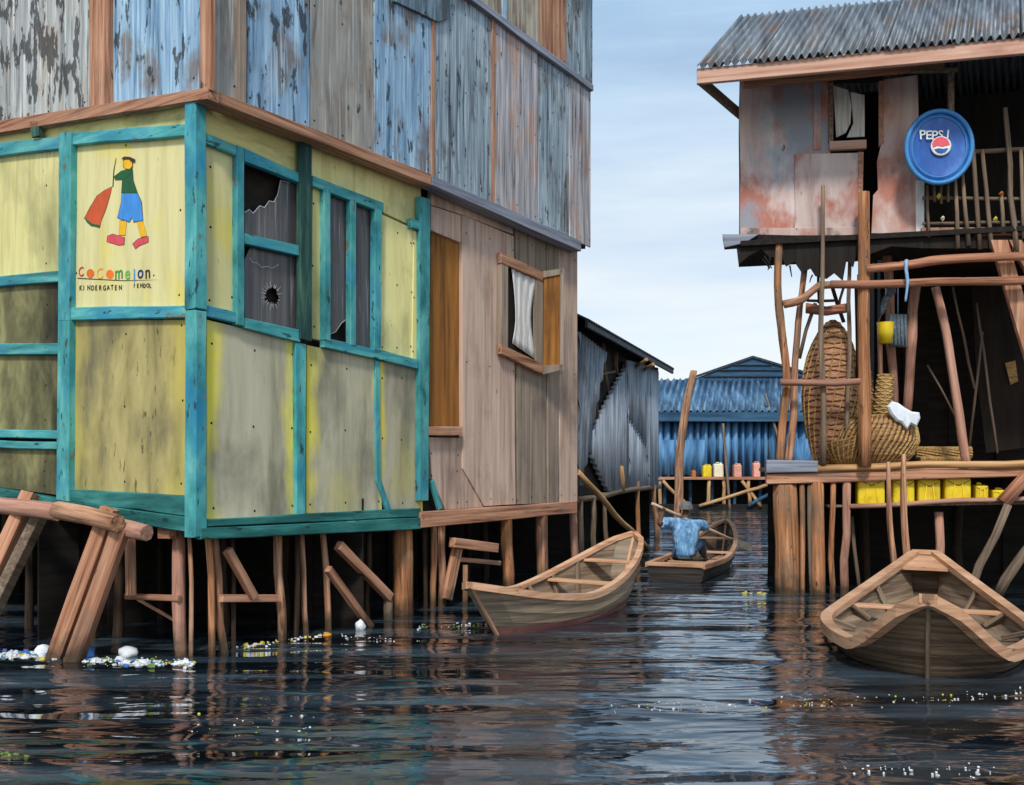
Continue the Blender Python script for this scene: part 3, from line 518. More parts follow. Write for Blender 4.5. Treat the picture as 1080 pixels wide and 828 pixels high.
def letter(ch, px, py, hpx, m):
    P = PL.hit(px, py, .033); size = hpx * P.y / F / .70
    o = text_mesh('letter', ch, size, m, SG, frame(lu, UP, PL.n, P), .001); return o
for ch, px, py, h, m in (('C', 82.6, 292, 10, 'p_red'), ('C', 101.8, 294.4, 11.5, 'p_amber'), ('m', 120.8, 294.8, 13.5, 'p_green'), ('e', 131.6, 295, 14, 'p_green2'), ('l', 140.4, 297, 13, 'p_sky'), ('o', 144.8, 294, 13.5, 'p_navy'), ('n', 152.8, 294, 13.5, 'p_maroon')): letter(ch, px, py, h, m)
for px, py in ((95.3, 288.5), (115.8, 289.3)): mural('letter', [(px + 4.1 * math.cos(a * .524), py + 4.9 * math.sin(a * .524)) for a in range(12)], 'p_orange', 1, False)
for px, py in ((80.5, 288), (162, 290.5)): mural('dot', [(px + .8 * math.cos(a), py + 1.0 * math.sin(a)) for a in range(6)], 'p_ink', 1, False)
mural('underline', [(81.5, 293), (82, 293), (130, 295.6), (168, 295), (130, 296.4), (82, 294)], 'p_maroon', 1, False)
for i, ch in enumerate('KINDERGATEN'): letter(ch, 83.6 + i * 4.15, 306.5 - .15 * (i % 3) + (i > 6) * -.3, 5.2, 'p_ink')
for i, ch in enumerate('fENDOL'): letter(ch, 141 + i * 3.3, 303.4 + .3 * (i % 2), 4.4, 'p_ink')

# -- round nail heads on sheets and boards
nm_ = bpy.data.meshes.new('nail'); nm_.from_pydata([(0, 0, .006)] + [(.011 * math.cos(a * 1.047), .011 * math.sin(a * 1.047), 0) for a in range(6)], [], [(0, i + 1, (i + 1) % 6 + 1) for i in range(6)]); nm_.materials.append(M['blackwood'])
for o in [q for q in house.children if q.name.split('.')[0] in ('sheet', 'panel', 'plank')]:
    vs_ = [v.co for v in o.data.vertices]; xs = [v.x for v in vs_]; ys = [v.y for v in vs_]; x0, x1, y0, y1 = min(xs), max(xs), min(ys), max(ys)
    if x1 - x0 < .12: continue
    for yy in (y0 + .09, (y0 + y1) / 2, y1 - .16):
        for fx in ((.12, .88) if x1 - x0 < .5 else (.06, .5, .94)):
            n_ = bpy.data.objects.new('nail', nm_); link(n_, o, W[o.name] @ Matrix.Translation((x0 + (x1 - x0) * fx + random.uniform(-.015, .015), yy + .1 * (y1 - y0) * (.5 - fx) * 0 + random.uniform(-.03, .03), .0005)))
# -- stilts
def stilt(nm, top, base, wpx, m, pl=PR, off=-.1, bottom=-.5, par=house, flat=1.0):
    a, b = pl.hit(*top, off), pl.hit(*base, off); d = (b - a).normalized()
    if bottom is not None and b.z < .45: b = a + d * ((bottom - a.z) / d.z)
    r = wpx * .5 * ((a.y + b.y) * .5) / F
    return pole(nm, b, a, r, r * .95, m, par, flat=flat)
for top, base, wd, m in (((225, 560), (237, 686), 9, 'stilt'), ((219, 560), (224, 684), 8, 'stilto'), ((293, 560), (297, 679), 10, 'stilt'), ((318, 558), (323, 676), 6, 'stilt'), ((340, 556), (347, 669), 7, 'stilt'),
                         ((313, 558), (312, 676), 6, 'stiltd'), ((245, 560), (246, 670), 5, 'stiltd'), ((424, 552), (426, 664), 22, 'stilto'), ((465, 545), (466, 660), 9, 'stilt'), ((457, 545), (457, 660), 7, 'stilto'), ((534, 542), (537, 650), 13, 'stilto'), ((571, 538), (573, 640), 13, 'stilt'), ((604, 536), (604, 640), 9, 'pinkwood'),
                         ((447, 550), (449, 660), 5, 'stiltd'), ((389, 555), (388, 668), 6, 'stiltd')):
    stilt('stilt', top, base, wd, m)
stilt('stilt', (409, 628), (409, 667), 10, 'stiltg', off=.0); stilt('stilt', (491, 596), (490, 657), 6, 'stilto', off=.05)
for top, base, wd, m in (((188, 556), (192, 699), 14, 'pinkwood'), ((200, 566), (202, 697), 5, 'stilt'), ((30, 540), (32, 690), 9, 'stiltd'), ((98, 560), (99, 690), 7, 'stiltd')): stilt('stilt', top, base, wd, m, PL)
def brace(a, b, wpx, m, pl=PR, off=.0, nm='brace', sq=True, off2=None):
    A, B = pl.hit(*a, off), pl.hit(*b, off if off2 is None else off2); wd = wpx * A.y / F
    return beam(nm, A, B, wd * .8, wd, m, house, upv=UP if abs((B - A).normalized().z) < .9 else pl.u) if sq else pole(nm, A, B, wd / 2, wd / 2, m, house)
brace((240, 580), (268, 630), 9, 'redwoodx'); brace((233, 631), (291, 631), 8, 'redwoodx', off=-.04); brace((357, 575), (411, 630), 10, 'redwoodx', off=.02); brace((346, 600), (396, 668), 8, 'redwoodx', off=.06)
brace((471, 632), (482, 578), 10, 'redwoodx', off=.0); brace((477, 572), (523, 578), 10, 'redwoodx', off=.06); brace((482, 590), (527, 594), 5, 'redwoodx', off=-.04)
brace((137, 562), (138, 628), 9, 'redwoodx', PL); brace((133, 629), (189, 631), 6, 'redwoodx', PL, -.05); brace((145, 632), (187, 656), 3, 'redwoodx', PL, -.2); brace((170, 562), (182, 562), 12, 'redwoodx', PL, .0, 'block')
# inner stilts, plus dark boards added to block sky light below the floor
for i in range(9):
    t = .5 + i * .66 + random.uniform(-.2, .2); p = PR.at(t, 0, -random.uniform(.8, 1.6)); pole('stilt', p + UP * -.5, p + Vector((random.uniform(-.06, .06), 0, 1.0)), .05, .045, 'stiltd', house)
for i in range(7):
    t = -.7 - i * .62; p = PL.at(t, 0, -random.uniform(.8, 1.3)); pole('stilt', p + UP * -.5, p + UP * (1.0 - .1 * t), .05, .045, 'stiltd', house)
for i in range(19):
    a = PR.at(.02 + i * .33, -.4, -1.9 - .03 * (i % 2)); b = a + UP * (1.46 + random.uniform(-.02, .02)); beam('light_block_board', a, b, .03, .37, 'blackwood', house, upv=ru)
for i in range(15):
    a = PL.at(-.15 - i * .33, -.4, -1.85 - .03 * (i % 2)); b = a + UP * (1.58 + .1 * (.2 + i * .33)); beam('light_block_board', a, b, .03, .37, 'blackwood', house, upv=lu)
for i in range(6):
    a = PL.at(-5.15 - .032 * (i % 2), -.4, -.1 - i * .3); beam('light_block_board', a, a + UP * 2.0, .03, .34, 'blackwood', house, upv=PL.n)
# -- log trestle leaning at the left
tre = thing('log_trestle', 'trestle of brown logs and two slanting legs in the rubbish at bottom left', 'trestle', (-3.6, 7.2, 0))
A, B = PL.hit(-60, 526, .42), PL.hit(61, 540, .4); pole('log', A, B, .075, .07, 'pinkwood', tre)
A, B = PL.hit(61, 538, .42), PL.hit(124, 552, .36); pole('log', A, B, .075, .07, 'stilt', tre); A, B = PL.hit(108, 553, .28), PL.hit(155, 562, .24); pole('log', A, B, .07, .065, 'pinkwood', tre)
def tleg(top, foot, wd, m):
    Y = 1.5 * F / (foot[1] - HZ); b = pix(*foot, Y); a = PL.hit(*top, .28); d = (b - a).normalized(); b = b + d * .6; beam('leg', a, b, .1, wd, m, tre, upv=Vector((1, 0, .3)))
tleg((116, 536), (58, 694), .12, 'redwoodx'); tleg((128, 556), (78, 697), .12, 'redwoodx'); tleg((32, 520), (-46, 690), .12, 'redwoodx'); tleg((44, 540), (-30, 690), .09, 'stiltg')

# ------------------------------------------------------------------ DARK SHED behind it
e_s = Vector((.343, .94, 0)).normalized(); S0 = Vector((.95, 13.4, 0)); PSh = Plane(S0, e_s); SL = 6.2
shed = thing('stilt_shed', 'dark grey corrugated iron shed on thin stilts in the middle distance', 'shed', S0)
bk = -PSh.n
prism('light_block_core', [S0 - PSh.n * .06, S0 - PSh.n * .06 + e_s * SL, S0 - PSh.n * 2.6 + e_s * SL, S0 - PSh.n * 2.6 + e_s * .3], [1.06] * 4, [3.74] * 4, 'core', shed)  # dark box added behind the sheets to shut out the sky
er = PSh.at(-.25, 3.70, .26); rr_ = PSh.at(-.25, 4.4, -1.3)
for i in range(6):
    a = er + e_s * (i * 1.16); b = a + e_s * 1.2; c = rr_ + e_s * (i * 1.16 + 1.2); d = rr_ + e_s * (i * 1.16); corr('roof_sheet', a - UP * .1, b - UP * .1, c, d, 9, .018, 'shedroof', shed)
    a2 = PSh.at(i * 1.16, 3.72, -2.9); corr('roof_sheet', d + bk * .01, c + bk * .01, a2 + e_s * 1.2, a2, 9, .018, 'shedroof', shed)
beam('eave_board', PSh.at(-.25, 3.56, .22), PSh.at(6.75, 3.56, .22), .04, .12, 'shedroof', shed)
for i, (pts, lean, o_) in enumerate([([(608, 372), (634, 386), (634, 470), (608, 470)], 0, .02)]): pass
cp = lambda pts, lean=0., off=.03: corr_poly('wall_sheet', PSh, pts, .17, .05, 'shedmet', shed, off, lean)
cp([(609, 350), (638, 372), (612, 512), (609, 512)], .18, .05)
cp([(660, 384), (661, 518), (640, 518), (617, 470), (619, 462)], 0, .02)
cp([(660, 380), (692, 388), (692, 512), (684, 514), (680, 470), (661, 440)], 0, .045)
cp([(660, 430), (680, 468), (685, 515), (664, 517)], 0, .03)
cp([(684, 392), (693, 392), (693, 512), (686, 513)], 0, .06)
for a, b, wd in (((636, 362), (641, 412), 4), ((650, 372), (651, 395), 4), ((626, 410), (632, 460), 4), ((630, 396), (648, 392), 3), ((618, 448), (640, 442), 3)):
    A, B = PSh.hit(*a, .0), PSh.hit(*b, .0); pole('stud', A, B, wd * A.y / F / 2, wd * A.y / F / 2, 'stiltg', shed)
for a, b in (((672, 386), (682, 379)), ((680, 390), (689, 384))):
    A, B = PSh.hit(*a, .05), PSh.hit(*b, .45); pole('rafter', A, B, .035, .03, 'ochre', shed)
A, B = PSh.hit(608, 527, .05), PSh.hit(696, 513, .05); pole('floor_pole', A, B, .05, .05, 'stiltg', shed)
for top, base, wd, m in (((655, 492), (657, 520), 5, 'ochre'), ((625, 523), (627, 590), 6, 'stiltg'), ((636, 520), (640, 580), 5, 'stiltg'), ((672, 508), (673, 572), 5, 'stilto'), ((689, 512), (692, 568), 6, 'stilt'), ((612, 525), (613, 600), 6, 'stiltg')):
    stilt('stilt', top, base, wd, m, PSh, .06, par=shed)
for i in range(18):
    a = PSh.at(.15 + i * .34, -.3, -1.2 - .032 * (i % 2)); beam('light_block_board', a, a + UP * 1.36, .03, .38, 'blackwood', shed, upv=e_s)  # dark boards added to keep sky light from under the shed
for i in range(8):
    a = PSh.at(.2, -.3, -.1 - i * .3); beam('light_block_board', a, a + UP * 1.36, .03, .3, 'blackwood', shed, upv=PSh.n)
    a = PSh.at(SL - .1, -.3, -.3 - i * .3); beam('light_block_board', a, a + UP * 1.36, .03, .3, 'blackwood', shed, upv=PSh.n)
prp = thing('slanting_pole', 'thin pale pole slanting from the dark shed down into the water', 'pole', (2.2, 16, 0)); A = PSh.hit(609, 498, .35); B = pix(683, 578, 16.4); pole('shaft', A, B + (B - A).normalized() * .3, .045, .045, 'ochre', prp)

# ------------------------------------------------------------------ FAR BLUE HOUSE
PB = Plane((0, 33), (1, 0)); bh = thing('blue_house', 'bright blue corrugated iron house on stilts at the end of the channel', 'house', (8, 33, 0))
XB0, XB1 = 4.2, 12.4
prism('light_block_core', [Vector((XB0, 33.15, 0)), Vector((XB1, 33.15, 0)), Vector((XB1, 39, 0)), Vector((XB0, 39, 0))], [1.15] * 4, [3.4] * 4, 'core', bh)  # dark box added so no light passes behind the wall sheets
x = XB0
i = 0
while x < XB1 - .1:
    zb = 1.12 + (.0 if i % 3 else .02); corr('wall_sheet', (x, 33.05 - .02 * (i % 2), zb), (x + .86, 33.05 - .02 * (i % 2), zb), (x + .86, 33.05, 3.38), (x, 33.05, 3.38), 3, .13, 'bluemet', bh); x += .82; i += 1
corr('wall_patch', (4.9, 32.97, 1.2), (7.0, 32.97, 1.2), (7.0, 32.97, 2.46), (4.9, 32.97, 2.46), 10, .03, 'bluemet', bh); corr('wall_patch', (10.3, 32.97, 1.3), (11.0, 32.97, 1.3), (11.0, 32.97, 2.5), (10.3, 32.97, 2.5), 4, .03, 'bluemet', bh)
beam('eave_board', (XB0 - .2, 32.6, 3.28), (XB1 + .2, 32.6, 3.28), .06, .34, 'bluedark', bh)
x = XB0 - .2
while x < XB1:
    corr('roof_sheet', (x, 32.55, 3.46), (x + .95, 32.55, 3.46), (x + 1.75, 35.2, 4.86), (x + .8, 35.2, 4.86), 4, .075, 'blueroof', bh); x += .93
corr('roof_sheet', (XB1 + .7, 38.2, 3.5), (XB0 + .2, 38.2, 3.5), (XB0 + .6, 35.2, 4.84), (XB1 + .8, 35.2, 4.84), 20, .04, 'blueroof', bh)
# gable of the raised back roof
g0, g1, gz, gy = 6.6, 12.0, 4.74, 35.4
mesh_obj('gable', [(g0, gy, gz), (g1 + .4, gy, gz + .1), (9.35, gy, 5.74), (g0, gy + 3, gz), (g1 + .4, gy + 3, gz), (9.35, gy + 3, 5.74)], [(0, 1, 2), (3, 5, 4), (0, 2, 5, 3), (1, 4, 5, 2), (0, 3, 4, 1)], 'bluedark', bh)
beam('ridge_board', (g0 - .3, gy - .03, gz - .04), (9.35, gy - .03, 5.76), .08, .09, 'shedroof', bh); beam('ridge_board', (9.35, gy - .03, 5.76), (g1 + .7, gy - .03, gz + .02), .08, .09, 'shedroof', bh)
for z in (5.0, 5.25, 5.45): beam('gable_lap', (9.35 - (5.74 - z) * 2.6, gy - .04, z), (9.35 + (5.74 - z) * 2.6, gy - .04, z), .05, .04, 'shedroof', bh)
dk = beam('deck_board', (4.4, 32.5, 1.08), (12.2, 32.5, 1.08), .9, .09, 'redwoodx', bh)
for xb in (5.9, 6.9, 7.5, 8.4, 9.2, 10.0, 10.8, 11.6, 5.2): pole('stilt', (xb, 32.15, -.5), (xb + random.uniform(-.1, .1), 32.15, 1.05), .07, .06, 'ochre', bh)
for xb in (5.5, 6.4, 7.2, 8.0, 8.9, 9.6, 10.5, 11.2): pole('stilt', (xb, 32.7, -.5), (xb, 32.7, 1.05), .06, .06, 'bluedark', bh)
for a, b, m in (((6.5, 31.62, .12), (9.1, 31.62, .95), 'ochre'), ((8.2, 31.6, .12), (9.4, 31.6, .8), 'bluedark'), ((5.3, 32.0, 1.0), (6.2, 32.0, .1), 'ochre'), ((8.0, 31.66, 1.0), (8.65, 31.66, .1), 'ochre')): pole('brace', a, b, .06, .06, m, bh)
for i in range(24): beam('light_block_board', (4.3 + i * .34, 34.2, -.3), (4.3 + i * .34, 34.2, 1.15), .03, .34, 'blackwood', bh, upv=Vector((1, 0, 0)))  # dark boards added to blacken the space behind the far stilts
beam('mud_sill', (4.0, 31.9, .05), (12.5, 31.9, .05), .4, .24, 'blackwood', bh)
bst = thing('leaning_stick', 'thin pale stick leaning against the far blue house wall', 'stick', (9.6, 32.3, 1.1)); pole('shaft', (9.82, 32.35, 1.12), (9.15, 32.9, 4.15), .05, .035, 'stiltg', bst)
sm_ = thing('upright_stake', 'thin stake rising behind the pale can on the far deck', 'stake', (7.3, 32.0, 0)); pole('shaft', (7.62, 31.7, -.4), (7.35, 31.7, 3.0), .05, .04, 'stiltg', sm_)
# mooring pole in mid channel
mp_ = thing('mooring_pole', 'thick pale wooden pole standing in the channel behind the paddler', 'pole', (4.4, 23, 0))
bent('shaft', [pix(715, 556, 22.8), pix(716, 524, 22.8), pix(717, 480, 22.8), pix(723, 430, 22.8), pix(732, 391, 22.8)], .125, .09, 'stilt', mp_)
# containers on the far deck
def can_mesh():
    bm = bmesh.new(); bmesh.ops.create_cube(bm, size=1)
    bmesh.ops.bevel(bm, geom=bm.edges[:], offset=.12, segments=2, affect='EDGES'); me = bpy.data.meshes.new('container_body'); bm.to_mesh(me); bm.free(); return me
def jerry(name, label, cen, wd, dp, ht, mbody, rz, group, mcap='jerryd', detail=True):
    """upright jerrycan: shouldered body, moulded handle, spout with cap"""
    t = thing(name, label, 'jerrycan', cen, group); M4 = Matrix.Translation(cen) @ Matrix.Rotation(rz, 4, 'Z'); W[t.name] = M4; t.matrix_basis = M4
    lv = [(0, .94), (.03, 1), (.55, 1.0), (.82, 1.0), (.89, .93), (.92, .7)]; V = []; Fc = []; n = 16
    for z, s in lv:
        for j in range(n):
            a = 2 * math.pi * (j + .5) / n; cx, sy = math.cos(a), math.sin(a); e = .26
            V.append((math.copysign(abs(cx) ** e, cx) * wd / 2 * s, math.copysign(abs(sy) ** e, sy) * dp / 2 * (s if s > .95 else s), z * ht))
    for i in range(len(lv) - 1):
        for j in range(n): q = (j + 1) % n; Fc.append((i * n + j, i * n + q, (i + 1) * n + q, (i + 1) * n + j))
    Fc += [tuple(range(n - 1, -1, -1)), tuple(range((len(lv) - 1) * n, len(lv) * n))]
    mesh_obj('body', V, Fc, mbody, t, M4)
    h = bent('handle', [M4 @ Vector((-.25 * wd, 0, .86 * ht)), M4 @ Vector((-.2 * wd, 0, .985 * ht)), M4 @ Vector((.08 * wd, 0, .985 * ht)), M4 @ Vector((.14 * wd, 0, .86 * ht))], .016, .016, mbody, t, 6)
    pole('cap', M4 @ Vector((.3 * wd, 0, .86 * ht)), M4 @ Vector((.3 * wd, 0, 1.0 * ht)), .12 * wd, .11 * wd, mcap, t, wob=0, knob=0, sides=10)
    if detail:
        for sx in (-.22, .22): beam('moulded_rib', M4 @ Vector((sx * wd, -dp / 2 - .002, .1 * ht)), M4 @ Vector((sx * wd * .6, -dp / 2 - .002, .74 * ht)), .01, .014, mbody, t, upv=UP if False else Vector((1, 0, 0)))
        slab2d('flap_seam', [(-.42 * wd, 0), (0, -.17 * ht), (.42 * wd, 0), (.42 * wd, -.02 * ht), (0, -.2 * ht), (-.42 * wd, -.02 * ht)], .006, 'jerryd', t, M4 @ Matrix.Translation((0, -dp / 2 - .004, .82 * ht)) @ Matrix.Rotation(R(90), 4, 'X'), wob=.002, bev=.001)
    return t
M['cancream'] = plain('cream_plastic', c8(232, 220, 186), .5); M['canpink'] = plain('pink_plastic', c8(226, 160, 140), .5); M['canor'] = plain('orange_plastic', c8(190, 110, 50), .5)
for px, wpx, hpx, mm, lb in ((745, 9, 13, 'jerry', 'yellow container on far deck beside the tall channel pole'), (757, 10, 15, 'cancream', 'cream white container beside the yellow one on far deck'), (777, 8, 14, 'canpink', 'pink container with yellow top on far deck'), (797, 7, 16, 'canpink', 'plain pink container at right end of far deck'), (731, 4, 7, 'canor', 'small orange brown container at left on far deck')):
    p = pix(px, 500, 32.35); jerry('container', lb, (p.x, 32.3, 1.13), wpx * .034, .3, hpx * .034, mm, 0, 'containers along the far deck', 'jerry' if px == 777 else mm, False)['category'] = 'container'

# ------------------------------------------------------------------ RIGHT HOUSE
P0 = Vector((3.1, 10.8, 0)); e1 = Vector((.974, -.225, 0)).normalized(); PF = Plane(P0, e1); e2 = -PF.n
rh = thing('stilt_house', 'rusty pink sheet iron house on tall posts above a deck at right', 'house', P0)
LN = 4.6
pf = lambda nm, pts, m, off=0, th=.03, par=rh, **k: panel(nm, PF, pts, m, par, off, th, **k)
def fp(a, b, w1, w2, m, nm='post', off=0, off2=None, par=rh, wob=.35):
    A, B = PF.hit(*a, off), PF.hit(*b, off if off2 is None else off2); return pole(nm, A, B, w1 * A.y / F / 2, w2 * B.y / F / 2, m, par, wob=wob)
# lower deck
pf('deck_plank', [(808, 485), (863, 486), (863, 498), (808, 499)], 'greyx', .1, .3, bev=.012)
pf('deck_beam', [(808, 500), (1230, 489), (1230, 498), (808, 511)], 'redwoodx', .06, .2, bev=.012)
fp((862, 494), (1230, 484), 8, 8, 'ochre', 'deck_pole', .06)
for i in range(10):
    a = PF.at(-.05, 1.455, -.32 - i * .28); beam('deck_board', a, a + e1 * LN, .05, .26, 'redwoodx', rh, upv=e2)
# stilts under the deck
for top, base, wd, m in (((828, 511), (831, 626), 27, 'stilto'), ((846, 511), (847, 626), 6, 'stilto'), ((854, 511), (856, 626), 5, 'stiltg'), ((862, 508), (864, 627), 14, 'stilto'), ((879, 506), (877, 628), 6, 'stilto'), ((893, 508), (891, 622), 9, 'pinkwood')):
    stilt('stilt', top, base, wd, m, PF, .0 if wd < 20 else -.08, par=rh)
fp((990, 540), (990, 640), 9, 9, 'pinkwood', 'stilt', -.15); fp((898, 545), (908, 640), 4, 4, 'stiltg', 'stilt', -.3)
fp((1063, 532), (1008, 660), 8, 9, 'stiltg', 'brace', .18, .05); fp((1116, 528), (1046, 640), 10, 11, 'stiltg', 'brace', .2, .1); fp((1095, 490), (1058, 530), 14, 15, 'redpole', 'brace', .1)
for t in (1.2, 2.3, 3.4, 4.4):
    for o_ in (-1.2, -2.6):
        a = PF.at(t, -.5, o_); pole('stilt', a, a + UP * 1.95, .06, .055, 'stiltd', rh)
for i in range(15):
    a = PF.at(.2 + i * .3, -.4, -2.0 - .03 * (i % 2)); beam('light_block_board', a, a + UP * 1.86, .03, .34, 'blackwood', rh, upv=e1)  # boards added behind the stilts so the deck's underside stays black
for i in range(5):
    a = PF.at(.45 + .032 * (i % 2), -.4, -.5 - i * .3); beam('light_block_board', a, a + UP * 1.86, .03, .34, 'blackwood', rh, upv=e2)
# shelf with jerrycans
A, B = PF.hit(896, 534, .02), PF.hit(1110, 525, .02); pole('shelf_rail', A, B, .028, .028, 'pinkwood', rh)
for i in range(3):
    a = PF.at(.62, 1.03, -.08 - i * .13); b = PF.at(4.1, 1.12, -.08 - i * .13); beam('shelf_board', a, b, .12, .025, 'stiltg', rh)
fl = lambda t: 1.0455 + (t - .62) * .09 / 3.48
for k, (x0, x1, yt, yb, lb) in enumerate([(903, 932, 503, 532, 'yellow jerrycan standing first at the left end of the shelf'), (940, 963, 505, 531, 'yellow jerrycan behind the two mooring poles on the shelf'), (966, 990, 504, 530, 'yellow jerrycan right of the two mooring poles, centre of shelf'), (994, 1022, 503, 530, 'broad yellow jerrycan fourth from the left on the shelf'), (1026, 1040, 509, 527, 'narrow yellow jerrycan beside the broad one on the shelf'), (1044, 1064, 515, 527, 'low yellow jerrycan at the right end of the shelf')]):
    a, b = PF.hit(x0, 520, -.15), PF.hit(x1, 520, -.15); wd = (b - a).length * 1.0; c = (a + b) / 2; t = (c - P0).dot(e1); c.z = fl(t)
    jerry('jerrycan', lb, c, wd, .24, max(.14, (yb - yt + 2) * c.y / F), 'jerry', -math.atan2(.225, .974), 'yellow jerrycans on the shelf')
# posts and rails of the open lower storey
fp((912, 492), (911, 203), 14, 12, 'stilto', 'post', .14)
bt = lambda pts, w1, w2, m, off=.0, nm='post': bent(nm, [PF.hit(x, y, off) for x, y in pts], w1 * 11 / F / 2, w2 * 11 / F / 2, m, rh)
bt([(822, 489), (826, 440), (830, 400), (824, 345), (820, 300), (822, 253)], 9, 8, 'stilto', .02)
bt([(831, 489), (837, 440), (838, 395), (842, 340), (849, 280)], 9, 6, 'stilt', -.1)
fp((868, 490), (868, 196), 7, 4, 'stiltg', 'post', .08); fp((893, 470), (897, 257), 5, 4, 'stiltg', 'post', -.1)
fp((823, 403), (910, 402), 7, 7, 'pinkwood', 'rail', .16); fp((876, 300), (1230, 290), 9, 9, 'redpole', 'rail', .22); bt([(914, 284), (960, 279), (1020, 272), (1230, 268)], 9, 8, 'redpole', .2, 'rail')
bt([(826, 321), (845, 316), (862, 303), (880, 300)], 9, 8, 'stilt', .05, 'rail'); fp((850, 325), (893, 325), 11, 10, 'redpole', 'rail', -.2); fp((851, 317), (880, 317), 3, 3, 'stiltd', 'rail', -.15)
for a, b, wd, m in (((843, 378), (860, 320), 4, 'stiltg'), ((890, 340), (877, 300), 4, 'stiltd'), ((884, 330), (890, 302), 3, 'stiltd'), ((903, 300), (905, 400), 4, 'stiltd'), ((863, 285), (864, 320), 3, 'stiltd')): fp(a, b, wd, wd, m, 'stick', -.25)
fp((944, 440), (934, 256), 8, 10, 'pinkwood', 'post', -.9); fp((956, 440), (966, 300), 10, 11, 'pinkwood', 'post', -.7); bt([(1020, 492), (1009, 420), (998, 350), (987, 303)], 9, 8, 'pinkwood', -.1)
fp((929, 420), (927, 340), 5, 5, 'stilt', 'post', -.6)
for a, b, wd in (((1005, 303), (1028, 410), 2.5), ((1036, 350), (1022, 475), 2.5), ((1030, 320), (1052, 478), 2.5), ((978, 385), (1008, 440), 2)): fp(a, b, wd, wd, 'stiltg', 'stick', -1.2)
pf('strut', [(1045, 253), (1063, 253), (1131, 484), (1113, 484)], 'redwood', .1, .08); pf('strut', [(1064, 253), (1078, 253), (1205, 484), (1191, 484)], 'redwood', .05, .08)
# dark back wall of the lower storey
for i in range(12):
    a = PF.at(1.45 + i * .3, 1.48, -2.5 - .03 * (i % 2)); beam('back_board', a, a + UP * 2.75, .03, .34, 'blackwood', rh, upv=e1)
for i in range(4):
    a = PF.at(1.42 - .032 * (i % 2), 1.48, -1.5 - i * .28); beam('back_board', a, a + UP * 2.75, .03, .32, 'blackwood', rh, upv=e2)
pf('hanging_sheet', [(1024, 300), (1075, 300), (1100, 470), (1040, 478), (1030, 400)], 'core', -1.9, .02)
# upper floor and ragged black sheeting below it
ZF = 4.2
for i in range(10):
    a = PF.at(-.38 if i < 4 else 1.4, ZF - .05, -.06 - i * .3); beam('floor_board', a, a + e1 * (5.0 if i < 4 else 3.22), .06, .29, 'blackwood', rh, upv=e2)
rag = [(762, 250), (792, 247), (975, 249), (975, 262), (940, 260), (918, 268), (905, 262), (900, 282), (893, 274), (889, 296), (880, 288), (872, 294), (860, 291), (855, 283), (846, 288), (838, 276), (829, 281), (824, 270), (812, 272), (803, 263), (790, 270), (779, 279), (777, 262), (764, 263)]
pf('ragged_sheet', rag, 'blackwood', .03, .02, wob=.01)
for a, b in (((806, 270), (814, 283)), ((812, 283), (804, 273)), ((833, 280), (835, 292)), ((857, 290), (854, 298)), ((812, 270), (810, 285))): fp(a, b, 2, 1, 'blackwood', 'twig', .04)
pf('lower_beam', [(762, 247), (800, 247), (786, 256), (764, 261)], 'greyx', .08, .05)
pf('floor_edge', [(975, 250), (1230, 250), (1230, 262), (975, 262)], 'blackwood', .02, .03)
# upper walls: sheets of rusty pink iron
OW = -.12
pf('wall_sheet', [(780, 82), (876, 78), (876, 166), (842, 166), (842, 247), (780, 249)], 'rust', OW, .02, wob=.012)
pf('wall_sheet', [(838, 162), (905, 161), (906, 246), (838, 248)], 'rust', OW + .02, .015, wob=.012)
pf('wall_sheet', [(931, 84), (968, 79), (971, 247), (919, 246), (921, 206), (926, 200), (925, 170), (930, 150)], 'rust2', OW + .01, .02, wob=.01)
pf('corner_strip', [(966, 190), (975, 190), (975, 248), (966, 249)], 'white', OW + .03, .02); pf('edge_strip', [(927, 83), (932, 83), (932, 150), (927, 155)], 'pinkwood', OW + .03, .03)
pf('edge_strip', [(858, 86), (866, 86), (866, 158), (858, 158)], 'rust', OW + .015, .01)
pf('edge_strip', [(781, 240), (906, 239), (906, 248), (781, 249)], 'rust2', OW + .035, .012, wob=.01); pf('edge_strip', [(905, 160), (911, 160), (910, 206), (905, 206)], 'pinkwood', OW + .03, .03)
wr = link(bpy.data.objects.new('window', None), rh, Matrix.Translation(PF.hit(900, 120, 0)))
pf('torn_board', [(879, 90), (895, 95), (898, 112), (897, 130), (892, 140), (882, 145)], 'curtain', OW - .02, .015, wr); pf('torn_board', [(897, 97), (912, 100), (912, 144), (893, 145), (900, 130)], 'curtain', OW - .03, .015, wr)
pf('sill', [(875, 149), (914, 147), (914, 156), (875, 158)], 'fascia', OW + .05, .08, wr); pf('frame_stile', [(874, 84), (879, 84), (879, 150), (874, 150)], 'stiltg', OW + .04, .05, wr)
pf('frame_rail', [(874, 79), (932, 78), (932, 85), (874, 87)], 'blackwood', OW + .04, .05, wr)
# enclosing dark walls
def pw(t0, o0, t1, o1, nm='inner_wall', z0=ZF, z1=6.3, m='core'):
    a, b = PF.at(t0, (z0 + z1) / 2, o0), PF.at(t1, (z0 + z1) / 2, o1); beam(nm, a, b, .04, z1 - z0, m, rh)
tl0 = (PF.hit(781, 150, OW) - P0).dot(e1); tr0 = (PF.hit(970, 150, OW) - P0).dot(e1)
pw(tl0 + .05, OW - .08, tl0 + .05, -1.2, 'side_wall', m='rust'); pw(tl0, -1.2, 1.5, -1.2, 'rear_wall'); pw(1.45, -2.9, 4.6, -2.9, 'rear_wall'); pw(tr0 - .05, OW - .08, tr0 - .05, -2.9); pw(4.6, -.2, 4.6, -2.9, 'side_wall'); pw(tr0, -1.6, 4.6, -1.6)
pf('top_beam', [(784, 82), (996, 63), (996, 71), (784, 91)], 'redwoodx', .02, .08)
